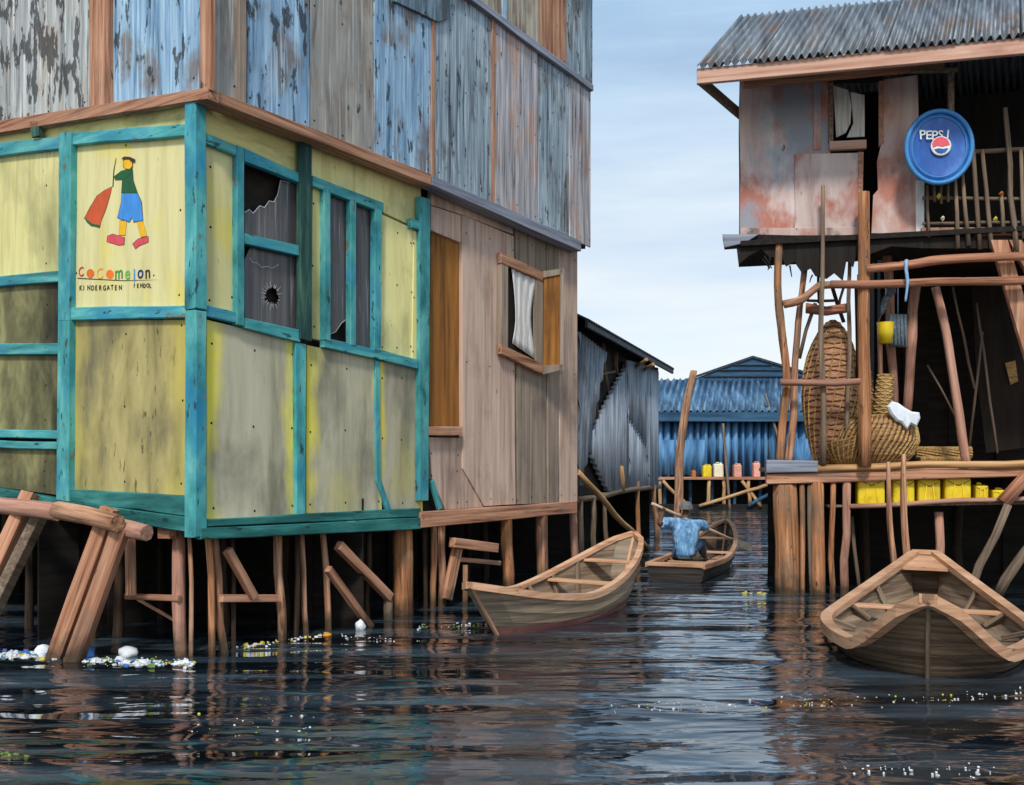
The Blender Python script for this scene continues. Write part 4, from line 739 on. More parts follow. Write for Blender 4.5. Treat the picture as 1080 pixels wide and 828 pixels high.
# roof
E0 = Vector((2.07, 10.2, 5.98)); R0 = Vector((2.95, 11.8, 7.33)); ns = 8; sw = .66
for i in range(ns):
    lift = PF.n * .012 * (i % 2); t0, t1 = i * sw, i * sw + sw * 1.06
    corr('roof_sheet', E0 + e1 * t0 + lift + UP * random.uniform(-.012, .012), E0 + e1 * t1 + lift, R0 + e1 * t1 + lift, R0 + e1 * t0 + lift, 8, .03, 'roofmet', rh, seg=8)
for i in range(ns):
    t0, t1 = i * sw, i * sw + sw * 1.05; Bk = R0 + e2 * 1.5 + e1 * .3 - UP * 1.0
    corr('roof_sheet', Bk + e1 * (t1 + .2), Bk + e1 * (t0 + .2), R0 + e1 * t0 + e2 * .02, R0 + e1 * t1 + e2 * .02, 8, .02, 'roofmet', rh)
beam('fascia', E0 + e1 * .0 - UP * .09 - PF.n * .06, E0 + e1 * 5.4 - UP * .09 - PF.n * .06, .05, .17, 'fascia', rh)
beam('fascia', E0 + e2 * .06 - UP * .12 + e1 * .03, E0 + e2 * 2.2 - UP * .12 + e1 * .9, .04, .12, 'stiltg', rh)
for i in range(9):
    a = E0 + e1 * (.15 + i * .62) + e2 * .12 - UP * .06; b = R0 + e1 * (.15 + i * .62) - UP * .08; beam('rafter', a, b, .05, .08, 'stiltg', rh)
# verandah railing
for (a, b, wd) in (((973, 160), (1230, 158), 5), ((973, 209), (1230, 209), 4), ((973, 236), (1230, 234), 3.5)): fp(a, b, wd, wd, 'stiltg', 'rail', .0)
pf('rail_beam', [(972, 240), (1230, 238), (1230, 247), (972, 248)], 'pinkwood', .01, .06)
for a, b, wd in (((978, 195), (980, 250), 3.5), ((985, 193), (986, 213), 3), ((993, 193), (993, 215), 3), ((1000, 193), (1000, 213), 3), ((1007, 186), (1010, 262), 4.5), ((1015, 184), (1022, 259), 4.5), ((1026, 153), (1034, 263), 5), ((1036, 158), (1046, 262), 4.5), ((1060, 114), (1072, 266), 5.5), ((1077, 158), (1080, 252), 4.5), ((1056, 205), (1058, 246), 4.5), ((1092, 158), (1093, 255), 4.5), ((1105, 158), (1104, 255), 4.5), ((1122, 158), (1124, 255), 4.5), ((1140, 150), (1139, 258), 5), ((1160, 158), (1163, 255), 4.5), ((1182, 156), (1180, 256), 4.5), ((1205, 158), (1206, 255), 4.5)): fp(b, a, wd, wd * .85, 'stiltg', 'baluster', .05)
for k, (px, py, mm, lb) in enumerate([(990, 207, 'littery', 'small yellow scrap on the middle rail under the round sign'), (994, 230, 'cancream', 'pale scrap on the low rail just right of the rusty wall'), (1050, 231, 'littery', 'yellow scrap on the low rail right of the round sign'), (1056, 204, 'canor', 'reddish scrap on top of the short baluster')]):
    c = PF.hit(px, py, .075); t = tag(mesh_obj('scrap', [(x * .028 * random.uniform(.7, 1.2), y * .03, z * .035 * random.uniform(.7, 1.3)) for x, y, z in ((0, 0, -1), (1, 0, -.2), (.3, 1, 0), (-.9, .3, -.1), (-.3, -1, 0), (.6, -.6, .3), (.1, .1, 1))], [(0, 1, 5), (0, 5, 4), (0, 4, 3), (0, 3, 2), (0, 2, 1), (6, 5, 1), (6, 4, 5), (6, 3, 4), (6, 2, 3), (6, 1, 2)], mm, None, Matrix.Translation(c)), lb, 'scrap', 'scraps on the verandah railing')

# round drinks sign on its bracket
sg = thing('round_sign', 'round blue metal drinks sign with white PEPSI lettering and globe emblem', 'sign', PF.hit(990, 155, .22))
su_ = (e1 * .985 + PF.n * -.10).normalized(); sc = PF.hit(990.5, 155, .22); PSg = Plane((sc.x, sc.y), su_)
def disc(nm, cx, cy, rx, ry, off, th, m, n=40, dome=0, par=sg):
    c = PSg.hit(cx, cy, off); k = c.y / F; V = []; Fc = []; rings = 5
    for r in range(rings + 1):
        q = r / rings
        for j in range(n): a = 2 * math.pi * j / n; V.append((rx * k * q * math.cos(a), ry * k * q * math.sin(a), dome * (q ** 3)))
    for r in range(rings):
        for j in range(n): a, b = r * n + j, r * n + (j + 1) % n; Fc.append((a, a + n, b + n, b))
    base = len(V)
    for j in range(n): a = 2 * math.pi * j / n; V.append((rx * k * math.cos(a), ry * k * math.sin(a), dome - th))
    for j in range(n): a, b = rings * n + j, rings * n + (j + 1) % n; Fc.append((a, base + j, base + (j + 1) % n, b))
    Fc.append(tuple(range(base + n - 1, base - 1, -1)))
    return mesh_obj(nm, V, Fc, m, par, frame(su_, UP, PSg.n, c), smooth=True)
def torus(nm, cx, cy, rx, ry, rt, off, m, n=44, par=sg, flat=1):
    c = PSg.hit(cx, cy, off); k = c.y / F; V = []; Fc = []; s = 8
    for j in range(n):
        a = 2 * math.pi * j / n
        for q in range(s): b = 2 * math.pi * q / s; V.append(((rx * k + rt * math.cos(b)) * math.cos(a), (ry * k + rt * math.cos(b)) * math.sin(a), rt * flat * math.sin(b)))
    for j in range(n):
        for q in range(s): a, b = j * s, ((j + 1) % n) * s; Fc.append((a + q, b + q, b + (q + 1) % s, a + (q + 1) % s))
    return mesh_obj(nm, V, Fc, m, par, frame(su_, UP, PSg.n, c), smooth=True)
disc('face', 990.5, 155, 33, 38, 0, .05, 'psblue', dome=.03); torus('rim', 990.5, 155, 33, 38, .026, .03, 'psrim'); torus('raised_ring', 990.5, 155, 27.5, 32, .012, .018, 'psrim')
for ch, px, py, h, rot in (('P', 969.5, 147, 9.5, 3), ('E', 976, 147, 9, 0), ('P', 982, 147.5, 9.5, 0), ('S', 988.8, 146, 8.5, -4), ('I', 997.5, 146, 9, -6)):
    P = PSg.hit(px, py, .026); text_mesh('letter', ch, h * P.y / F / .70, 'white', sg, frame(su_, UP, PSg.n, P) @ Matrix.Rotation(R(rot), 4, 'Z'), .004)
em = disc('emblem', 992.5, 154, 10.3, 10.3, .026, .01, 'white', 28)
sp = lambda pts, m, nm: panel(nm, PSg, pts, m, em, .032, .006, wob=0, bev=.001)
sp([(992.5 + 9.6 * math.cos(R(a)), 154 - 9.6 * math.sin(R(a))) for a in range(8, 175, 12)] + [(984, 155.5), (989, 153.5), (994, 154.5), (999, 153.2)], 'pspink', 'emblem_top')
sp([(985.5, 157.3), (990, 156.2), (995, 157), (1000, 155.8), (999.5, 158), (997, 160.5), (993, 161.8), (989, 161), (986.5, 159)], 'psblue', 'emblem_bottom')
A, B = PF.hit(960, 75, .18), PF.hit(1010, 74, .18); beam('bracket_arm', A, B, .05, .04, 'stiltg', sg); A, B = PF.hit(1003, 76, .17), PF.hit(1003, 128, .17); beam('bracket_hanger', A, B, .05, .06, 'stiltg', sg, upv=e1)

# ---- baskets and gear on the deck
def lathe(nm, prof, cen, m, parent, M4x=None, n=20, sx=1.0, sy=1.0, cap=True):
    V = []; Fc = []
    for r, z in prof:
        for j in range(n): a = 2 * math.pi * j / n; V.append((r * math.cos(a) * sx, r * math.sin(a) * sy, z))
    for i in range(len(prof) - 1):
        for j in range(n): q = (j + 1) % n; Fc.append((i * n + j, i * n + q, (i + 1) * n + q, (i + 1) * n + j))
    if cap: Fc.append(tuple(range(n - 1, -1, -1)))
    return mesh_obj(nm, V, Fc, m, parent, Matrix.Translation(cen) @ (M4x or Matrix.Identity(4)), smooth=True)
def prof_at(prof, z):
    for (r0, z0), (r1, z1) in zip(prof[:-1], prof[1:]):
        if z0 <= z <= z1 or z1 <= z <= z0: return r0 + (r1 - r0) * ((z - z0) / (z1 - z0) if abs(z1 - z0) > 1e-9 else 0)
    return prof[-1][0]
def weave(nm, prof, M4, m, parent, kind, nstr, sx=1, sy=1, wd=.008, twist=0, steps=9, z0=None, z1=None, zig=0):
    """raised woven canes over a turned form: each strand a thin raised ribbon, joined as one weave"""
    V = []; Fc = []; za = prof[0][1] if z0 is None else z0; zb = prof[-1][1] if z1 is None else z1
    def pt(a, z, o): r = prof_at(prof, z) + o; return Vector((r * math.cos(a) * sx, r * math.sin(a) * sy, z))
    for k in range(nstr):
        if kind == 'up': path = [(2 * math.pi * k / nstr + twist * (i / steps), za + (zb - za) * i / steps) for i in range(steps + 1)]
        else: path = [(2 * math.pi * i / 24, za + (zb - za) * (k + .5) / nstr + zig * math.sin(i * math.pi * .5 + k * math.pi)) for i in range(25)]
        for i, (a, z) in enumerate(path):
            z = min(max(z, min(prof[0][1], prof[-1][1])), max(prof[0][1], prof[-1][1])); b0 = len(V)
            if kind == 'up':
                da = wd / max(.02, prof_at(prof, z)); V += [pt(a - da, z, .0), pt(a, z, .016), pt(a + da, z, .0)]
            else: V += [pt(a, z - wd, .0), pt(a, z, .011), pt(a, min(z + wd, prof[-1][1]), .0)]
            if i: Fc += [(b0 - 3, b0, b0 + 1, b0 - 2), (b0 - 2, b0 + 1, b0 + 2, b0 - 1)]
    o = mesh_obj(nm, V, Fc, m, parent, M4); o['kind'] = 'stuff'; return o
dz = 1.485
ft = thing('fish_trap', 'tall pointed pink brown cane fish trap standing on the deck', 'fish trap', (0, 0, 0)); c = PF.hit(873, 485, -.45); c.z = dz
tp = [(.13, 0), (.2, .2), (.27, .5), (.33, .85), (.325, 1.1), (.27, 1.4), (.19, 1.6), (.09, 1.76), (.02, 1.8)]
W[ft.name] = Matrix.Translation(c); ft.matrix_basis = W[ft.name]; Mt = Matrix.Translation(c) @ Matrix.Rotation(R(2), 4, 'Y') 
lathe('body', tp, (0, 0, 0), 'wickerp', ft, Mt, 24); weave('cane_weave', tp, Mt, M['strip'], ft, 'ring', 26, wd=.012, zig=.012); weave('cane_rib', tp, Mt, M['wicker'], ft, 'up', 20, wd=.011, twist=.9, steps=12)
ft2 = thing('cane_basket', 'slim yellowish cane basket half hidden behind the main post', 'basket', (0, 0, 0)); c = PF.hit(905, 485, -.75); c.z = dz; W[ft2.name] = Matrix.Translation(c); ft2.matrix_basis = W[ft2.name]
tp2 = [(.12, 0), (.17, .4), (.18, .9), (.15, 1.2)]; lathe('body', tp2, (0, 0, 0), 'wicker', ft2, W[ft2.name], 18); weave('cane_weave', tp2, W[ft2.name], M['wicker'], ft2, 'ring', 22, wd=.014, zig=.012)
rb = thing('round_basket', 'wide round straw basket with drooping rim on the deck', 'basket', (0, 0, 0)); c = PF.hit(924, 485, -.35); c.z = dz + .002; W[rb.name] = Matrix.Translation(c); rb.matrix_basis = W[rb.name]
bp_ = [(.26, 0), (.40, .14), (.47, .32), (.44, .48), (.36, .58), (.30, .62)]; lathe('body', bp_, (0, 0, 0), 'strip', rb, W[rb.name], 26); weave('straw_weave', bp_, W[rb.name], M['wicker'], rb, 'up', 44, wd=.022, twist=.7, steps=8); weave('straw_rim', bp_, W[rb.name], M['strip'], rb, 'ring', 9, wd=.006, zig=.02)
lathe('inside', [(.0, .5), (.30, .615)], (0, 0, 0), 'blackwood', rb, W[rb.name], 26, cap=False)
# pointed scoop of the basket to its left
sb = thing('scoop_basket', 'shallow straw scoop basket tilted left of the main post', 'basket', (0, 0, 0)); c = PF.hit(897, 484, -.2); c.z = dz + .01; W[sb.name] = Matrix.Translation(c); sb.matrix_basis = W[sb.name]
sp_ = [(.07, 0), (.17, .12), (.24, .26), (.27, .36)]; Ms = W[sb.name] @ Matrix.Rotation(R(-16), 4, 'Y'); lathe('body', sp_, (0, 0, 0), 'wicker', sb, Ms, 22); weave('straw_weave', sp_, Ms, M['strip'], sb, 'ring', 10, wd=.006, zig=.008); weave('straw_rib', sp_, Ms, M['wicker'], sb, 'up', 24, wd=.014, twist=.5); lathe('inside', [(.0, .25), (.268, .35)], (0, 0, 0), 'blackwood', sb, Ms, 22, cap=False)
nb = thing('tube_basket', 'narrow woven tube standing in the round basket', 'basket', (0, 0, 0)); c = PF.hit(930, 432, -.35); W[nb.name] = Matrix.Translation(c - UP * .1); nb.matrix_basis = W[nb.name]
tb = [(.1, 0), (.095, .3), (.085, .52)]; Mn = W[nb.name] @ Matrix.Rotation(R(5), 4, 'Y'); lathe('body', tb, (0, 0, 0), 'wicker', nb, Mn, 16); weave('weave', tb, Mn, M['wicker'], nb, 'ring', 14, wd=.014, zig=.01)
cl = [(936, 429), (941, 423), (948, 425), (955, 430), (962, 434), (970, 435), (971, 441), (967, 450), (961, 447), (957, 453), (951, 446), (946, 444), (940, 437)]
ck = tag(panel('cloth', PF, [(x, y) for x, y in cl], 'cloth', None, .10, .09, wob=.004, bev=.022), 'crumpled white cloth draped over the edge of the round basket', 'cloth')
for k, (px, py, ln, lb) in enumerate([(995, 462, .62, 'upper rolled straw mat lying on the deck'), (993, 473, .48, 'lower short rolled straw mat lying on the deck')]):
    a = PF.hit(px, 480, -.9 + .35 * k); a.z = dz + .07 + (.165 if k == 0 else 0); a = a if k else PF.hit(px, 470, -.62) * 1; a.z = dz + .062 + (.12 if k == 0 else 0)
    t = thing('straw_mat', lb, 'mat', a, 'rolled straw mats'); pole('roll', a - e1 * ln / 2, a + e1 * ln / 2, .062, .055, 'wicker', t, wob=.2)
    mb = zmat(a - e1 * ln / 2, a + e1 * ln / 2); weave('straw', [(.06, 0), (.056, ln)], mb, M['wicker'], t, 'up', 14, wd=.009, twist=1.6)
# hanging things
hb = thing('yellow_bucket', 'small yellow bucket hanging inside the open storey', 'bucket', PF.hit(934, 351, -.55)); c = PF.hit(934, 362, -.55)
lathe('pail', [(.075, 0), (.09, .12), (.095, .25)], c, 'jerry', hb, None, 16); bent('handle', [c + e1 * -.09 + UP * .24, c + UP * .42, c + e1 * .09 + UP * .24], .008, .008, 'stiltg', hb, 5); pole('cord', c + UP * .4, PF.hit(934, 298, -.5), .006, .006, 'rope', hb, wob=0)
hn = thing('grey_net_bag', 'square grey blue ribbed net bag hanging behind the yellow bucket', 'bag', PF.hit(947, 348, -.66)); pf('bag_front', [(937, 331), (957, 331), (957, 366), (937, 364)], 'bucketg', -.62, .1, hn, bev=.02)
for i in range(5): A, B = PF.hit(939.5 + i * 3.8, 332, -.61), PF.hit(939.5 + i * 3.8, 364, -.61); pole('cord', A, B, .012, .012, 'bucketg', hn, wob=.1)
pole('strap', PF.hit(947, 331, -.66), PF.hit(947, 298, -.6), .008, .008, 'rope', hn, wob=0)
rg = thing('knotted_rag', 'pale grey knotted rag hanging above the yellow bucket', 'rag', PF.hit(935, 318, -.4)); bent('cloth_twist', [PF.hit(938, 298, .1), PF.hit(940, 308, -.05), PF.hit(934, 316, -.1), PF.hit(930, 331, -.12)], .06, .025, 'bucketg', rg)
rp = thing('blue_rope', 'pale blue strip of rope hanging over the top rail', 'rope', PF.hit(956, 295, .3)); bent('strand', [PF.hit(956, 274, .26), PF.hit(955.5, 285, .3), PF.hit(957, 300, .3), PF.hit(955, 318, .29)], .02, .012, 'rope', rp); bent('strand', [PF.hit(955, 276, .28), PF.hit(957, 290, .3), PF.hit(958, 300, .3)], .014, .01, 'rope', rp)
pt_ = thing('straw_patch', 'small scrap of straw matting on the dark back sheet', 'matting', PF.hit(1066, 392, -1.85)); pf('matting', [(1060, 383), (1071, 380), (1074, 402), (1066, 406)], 'wicker', -1.86, .02, pt_)

# ------------------------------------------------------------------ BOATS
def boat(name, label, A, B, half, sheer, mo, mi, rakeA=.3, rakeB=.3, wA=.02, wB=.02, thwarts=(.3, .6), keel=None, fb=.05, N=22, boards=2, wexp=.55, gm='gun', ribs=4, gw=.055, bow_deck=None, wf_=None):
    A, B = Vector((*A, 0)), Vector((*B, 0)); Ln = (B - A).length; xa = (B - A).normalized(); ya = UP.cross(xa); M4 = frame(xa, ya, UP, A)
    t = thing(name, label, 'boat', A); W[t.name] = M4; t.matrix_basis = M4
    def hw(s): e = wA * (1 - s) + wB * s; return e + (half - e) * (math.sin(math.pi * min(1, max(0, s))) ** wexp if wA < .1 else (1 - abs(2 * s - .8) ** 2.4 if s < .4 else math.sin(math.pi * (.5 + (s - .4) / 1.2)) ** .7))
    if wf_: hw = wf_
    def hws(s): return max(min(wA, wB) if s in (0, 1) else .0, hw(s))
    zb = lambda s: -.12
    def sec(d): return 1.0 - .03 * d / .35 if d < .35 else (.97 - .13 * (d - .35) / .37 if d < .72 else .84 - .29 * (d - .72) / .28)
    lev = [(0, 1.0, 0, 0)]                                    # (depth, width factor, rake, lap) : clinker strakes
    for d in (.2, .4, .6, .8): lev += [(d, sec(d), d, .011), (d + .004, sec(d), d, -.004)]
    lev += [(1, .55, 1, 0), (1, 0, 1, 0)]
    def P(s, i, side, inset=0):
        dpt, wf, rk, lap = lev[i]; zg = sheer(s); z = zg + (zb(s) - zg) * dpt; x = s * Ln * 1.0
        x = rakeA * rk + s * (Ln - (rakeA + rakeB) * rk)
        return Vector((x, side * max(0, hws(s) * wf - inset + (lap if hws(s) > .06 and not inset else 0)), z))
    V = []; Fc = []; nl = len(lev); n = 2 * nl - 1
    for k in range(N + 1):
        s = k / N
        for q in range(n): i = q if q < nl else n - 1 - q; V.append(P(s, i, 1 if q < nl else -1))
    for k in range(N):
        for q in range(n - 1): Fc.append((k * n + q, k * n + q + 1, (k + 1) * n + q + 1, (k + 1) * n + q))
    Fc.append(tuple(range(n))); Fc.append(tuple(range((N + 1) * n - 1, N * n - 1, -1)))
    hull = mesh_obj('hull', V, Fc, mo, t, M4, smooth=False)
    # inner skin and floor
    V = []; Fc = []
    for k in range(1, N):
        s = k / N; zg = sheer(s); row = []
        for side in (1, -1):
            col = []
            for j_, i in enumerate((0, 3, 7, nl - 2)):
                p = P(s, i, side, .022 + .02 * (j_ == 3)); 
                if p.z < fb:                                  # floor stays above the water
                    p.z = fb
                col.append(p)
            row += col if side == 1 else col[::-1]
        V += row
    for k in range(N - 2):
        for q in range(7): Fc.append((k * 8 + q, (k + 1) * 8 + q, (k + 1) * 8 + q + 1, k * 8 + q + 1))
    mesh_obj('inner_planking', V, Fc, mi, t, M4)
    # gunwales
    for side in (1, -1):
        V = []; Fc = []
        for k in range(N + 1):
            s = k / N; p = P(s, 0, side); z = p.z
            for dy, dzz in ((.018, -gw * .8), (.018, .018), (-gw * .9, .018), (-gw * .9, -gw * .5)): V.append((p.x, p.y + side * dy if abs(p.y) > .001 or dy > 0 else p.y, z + dzz))
        for k in range(N):
            for q in range(4): r_ = (q + 1) % 4; f = (k * 4 + q, k * 4 + r_, (k + 1) * 4 + r_, (k + 1) * 4 + q); Fc.append(f if side < 0 else f[::-1])
        Fc += [(0, 1, 2, 3), (N * 4 + 3, N * 4 + 2, N * 4 + 1, N * 4)]
        mesh_obj('gunwale', V, Fc, gm, t, M4)
    # stems or transom rail
    for s, wd_ in ((0, wA), (1, wB)):
        a, b = P(s, 0, 1), P(s, nl - 2, 1); a.y = b.y = 0
        if wd_ < .1: beam('stem_post', M4 @ (b + Vector((.0, 0, -.02))), M4 @ (a + Vector((.02, 0, .0))), .035, .035, mi if half > .6 else gm, t, upv=xa)
        else: a, b = P(s, 0, 1), P(s, 0, -1); beam('transom_rail', M4 @ (a + Vector((.02, .0, .0))), M4 @ (b + Vector((.02, 0, .0))), .06, .05, gm, t)
    for s in thwarts:
        a, b = P(s, 0, 1, .02), P(s, 0, -1, .02); a.z -= .07; b.z -= .07; beam('thwart', M4 @ a, M4 @ b, .14, .03, gm, t)
    for j in range(ribs):
        s = .16 + .68 * (j + .5) / ribs
        for side in (1, -1):
            a, b = P(s, 0, side, .04), P(s, 7, side, .05); a.z -= .03; b.z = max(b.z, fb + .03); beam('rib', M4 @ a, M4 @ b, .035, .035, mi, t, upv=xa)
    for j in range(boards):
        y = (j - (boards - 1) / 2) * .17; s0, s1 = .22, .78; beam('floor_board', M4 @ Vector((s0 * Ln, y, fb + .02)), M4 @ Vector((s1 * Ln, y * 1.1, fb + .02)), .15, .022, 'gun' if j == 0 else mi, t)
    if keel:
        V = []; Fc = []
        for side in (1, -1):
            b0 = len(V)
            for k in range(N + 1):
                s = k / N; zz = sheer(s); 
                for f_ in (.0, 1):
                    z = .0 + .07 * f_ - .05 * (1 - f_); dpt = (z - zz) / (zb(s) - zz)
                    # interpolate the hull section at this height
                    for (d0, w0, r0, _), (d1, w1, r1, _) in zip(lev[:nl - 2], lev[1:nl - 1]):
                        if d0 <= dpt <= d1:
                            q = (dpt - d0) / max(1e-6, d1 - d0); wf = w0 + (w1 - w0) * q; rk = r0 + (r1 - r0) * q; break
                    V.append((rakeA * rk + s * (Ln - (rakeA + rakeB) * rk), side * (hws(s) * wf + .014), z))
            for k in range(N): a = b0 + 2 * k; f = (a, a + 2, a + 3, a + 1); Fc.append(f if side < 0 else f[::-1])
        mesh_obj('painted_waterline', V, Fc, keel, t, M4)
    if bow_deck:
        s0, s1 = bow_deck; a = [P(s0, 0, 1, .03), P(s0, 0, -1, .03), P(s1, 0, -1, .03), P(s1, 0, 1, .03)]
        V = [(p.x, p.y, p.z - .03) for p in a] + [(p.x, p.y, p.z - .06) for p in a]; mesh_obj('end_deck', V, [(0, 1, 2, 3), (7, 6, 5, 4), (0, 4, 5, 1), (1, 5, 6, 2), (2, 6, 7, 3), (3, 7, 4, 0)], gm, t, M4)
    return t, M4, Ln
# boat moored at the left house
boat('canoe', 'grey wooden canoe with orange brown gunwales moored beside the yellow house', (-.36, 7.75), (1.42, 10.6), .46, lambda s: .27 + .23 * max(0, (.45 - s) / .45) ** 1.6 + .46 * max(0, (s - .4) / .6) ** 1.7, 'hull', 'hullr', rakeA=.55, rakeB=.45, thwarts=(.45, .63, .82), keel='keelred', ribs=5)
# paddler's boat
bt_, MB, LB = boat('canoe', 'dark low canoe carrying the paddler in blue', (2.1, 11.75), (3.62, 15.4), .43, lambda s: .2 + .03 * max(0, (.3 - s) / .3) + .40 * max(0, (s - .35) / .65) ** 1.7, 'hulld', 'hullr', rakeA=.12, rakeB=.5, wA=.33, thwarts=(.33, .58, .8), ribs=5, fb=.045)
# large boat at lower right
boat('canoe', 'broad brown plank boat lying nearest at lower right, bow towards the viewer', (2.78, 6.08), (4.47, 9.85), .82, lambda s: .20 + .43 * max(0, (.14 - s) / .14) ** 1.7 + .37 * max(0, (s - .4) / .6) ** 1.6, 'hullb', 'hullr', rakeA=.5, rakeB=.3, wB=.10, thwarts=(.6,), ribs=4, wexp=.45, N=52, boards=3, gw=.085, bow_deck=(.9, 1.0), wf_=lambda s: .02 + .80 * (math.sin(math.pi / 2 * s / .42) ** .6 if s < .42 else (1 - .86 * ((s - .42) / .58) ** 1.35)))
for (a, b, wd, lb) in (((937, 487), (943, 600), 9, 'left of the two mooring stakes rising behind the large boat'), ((953, 479), (957, 600), 11, 'right of the two mooring stakes, thicker, behind the large boat')):
    Y = 9.98; p, q = pix(*a, Y), pix(*b, Y); q = p + (q - p) * ((p.z + .6) / (p.z - q.z)); t = thing('mooring_stake', lb, 'stake', (q.x, q.y, 0), 'stakes behind the large boat'); bent('shaft', [q, q.lerp(p, .35) + Vector((.02, 0, 0)), q.lerp(p, .7) + Vector((-.02, 0, 0)), p], wd * Y / F / 2 * 1.05, wd * Y / F / 2 * .45, 'stilt', t)

# ------------------------------------------------------------------ PADDLER
per = thing('person', 'paddler in a loose blue shirt seen from behind, seated in the dark canoe', 'person', (2.6, 13.15, .1))
fw = Vector((.385, .92, 0)).normalized(); rt = Vector((fw.y, -fw.x, 0))
pel = Vector((2.50, 13.15, .30))
def skin(nm, verts, edges, m, parent, sub=2, root=0):
    me = bpy.data.meshes.new(nm); me.from_pydata([v[0] for v in verts], edges, []); o = bpy.data.objects.new(nm, me); COL.objects.link(o)
    md = o.modifiers.new('s', 'SKIN'); sv = me.skin_vertices[0].data
    for i, v in enumerate(verts): r = v[1]; sv[i].radius = (r, r) if not isinstance(r, tuple) else r; sv[i].use_root = (i == root)
    md.use_smooth_shade = True; md.branch_smoothing = .5; s = o.modifiers.new('d', 'SUBSURF'); s.levels = sub; s.render_levels = sub
    dg = bpy.context.evaluated_depsgraph_get(); me2 = bpy.data.meshes.new_from_object(o.evaluated_get(dg)); bpy.data.objects.remove(o)
    me2.materials.clear(); me2.materials.append(M[m])
    for p in me2.polygons: p.use_smooth = True
    return link(bpy.data.objects.new(nm, me2), parent)
up = UP
chest = pel + up * .27 + fw * .03; nk = pel + up * .45 + fw * .06; hd = pel + up * .55 + fw * .08; crown = pel + up * .64 + fw * .08
shL = pel + up * .38 - rt * .18 + fw * .03; shR = pel + up * .38 + rt * .18 + fw * .05
elL = pix(695, 552.5, 13.0); haL = pix(702.5, 537.5, 13.12); elR = pix(745.5, 556.5, 13.3); haR = pix(755, 561.5, 13.5)
hipL = pel - rt * .1; hipR = pel + rt * .1; knL = pel - rt * .16 + fw * .42 + up * .16; knR = pel + rt * .13 + fw * .42 + up * .08; ftL = pel - rt * .13 + fw * .72 - up * .16; ftR = pel + rt * .14 + fw * .72 - up * .16
toL, toR = ftL + fw * .14 - up * .02, ftR + fw * .14 - up * .02
bv = [(pel, .13), (chest, .15), (nk, .055), (hd, .085), (crown, .07), (shL, .065), (elL, .042), (haL, .03), (shR, .065), (elR, .042), (haR, .03), (hipL, .1), (knL, .06), (ftL, .04), (hipR, .1), (knR, .06), (ftR, .04), (toL, .03), (toR, .03), (hd + fw * .105 - up * .01, .015)]
be = [(0, 1), (1, 2), (2, 3), (3, 4), (1, 5), (5, 6), (6, 7), (1, 8), (8, 9), (9, 10), (0, 11), (11, 12), (12, 13), (0, 14), (14, 15), (15, 16), (13, 17), (16, 18), (3, 19)]
pA, pB = pix(688, 531, 13.0), pix(791, 578, 14.7); pd = (pB - pA).normalized()
def near(h): t = (h - pA).dot(pd); return pA + pd * t
haL = near(haL); haR = near(haR)
bv[7] = (haL - up * .045 - fw * .01, .03); bv[10] = (haR - fw * .045 - up * .02, .03)
body = skin('body', bv, be, 'skin', per)
for (h, base, nm) in ((haL, bv[7][0], 'hand'), (haR, bv[10][0], 'hand')):     # fingers curled round the shaft
    side = pd; toward = (h - base).normalized(); oth = side.cross(toward).normalized()
    for k in range(4):
        s = side * (-.03 + .02 * k); ln = (.9, 1.0, .97, .8)[k]
        skin('finger', [(base + s * .8, .010), (h + s + oth * .022 - toward * .005, .009), (h + s + toward * .022 * ln + oth * .008, .008), (h + s + toward * .012 - oth * .02, .007)], [(0, 1), (1, 2), (2, 3)], 'skin', per, 1)
    skin('thumb', [(base - side * .035, .011), (h - side * .045 - oth * .018, .010), (h - side * .03 - oth * .024 + toward * .012, .008)], [(0, 1), (1, 2)], 'skin', per, 1)
def ball(nm, c, r, m, parent, sc=(1, 1, 1), cut=None):
    bm = bmesh.new(); bmesh.ops.create_uvsphere(bm, u_segments=20, v_segments=12, radius=r)
    if cut is not None: bmesh.ops.delete(bm, geom=[v for v in bm.verts if v.co.z < cut * r], context='VERTS')
    me = bpy.data.meshes.new(nm); bm.to_mesh(me); bm.free(); me.materials.append(M[m])
    for p in me.polygons: p.use_smooth = True
    return link(bpy.data.objects.new(nm, me), parent, frame(rt, fw, up, c) @ Matrix.Diagonal((*sc, 1)))
ball('hair', hd + up * .03 - fw * .012, .112, 'hair', per, (.92, 1.08, 1.05), -.25)
for s in (-1, 1):
    ball('ear', hd + rt * s * .088, .026, 'skin', per, (.5, .8, 1.2)); ball('eye', hd + fw * .083 + rt * s * .035 + up * .01, .013, 'white', per)
ball('mouth', hd + fw * .078 - up * .05, .02, 'p_maroon', per, (1.3, .5, .4))
sk = .035
shirt = skin('shirt', [(pel - up * .15 - fw * .02, (.19, .19)), (pel + up * .0, .165), (chest, .14), (pel + up * .40 + fw * .045, .10), (shL, .095), (elL.lerp(shL, .1), .075), (shR, .095), (shR.lerp(elR, .6), .08), (elR.lerp(haR, .15), .07), (shL.lerp(elL, .5), .085)], [(0, 1), (1, 2), (2, 3), (2, 4), (4, 9), (9, 5), (2, 6), (6, 7), (7, 8)], 'shirt', per, 3)
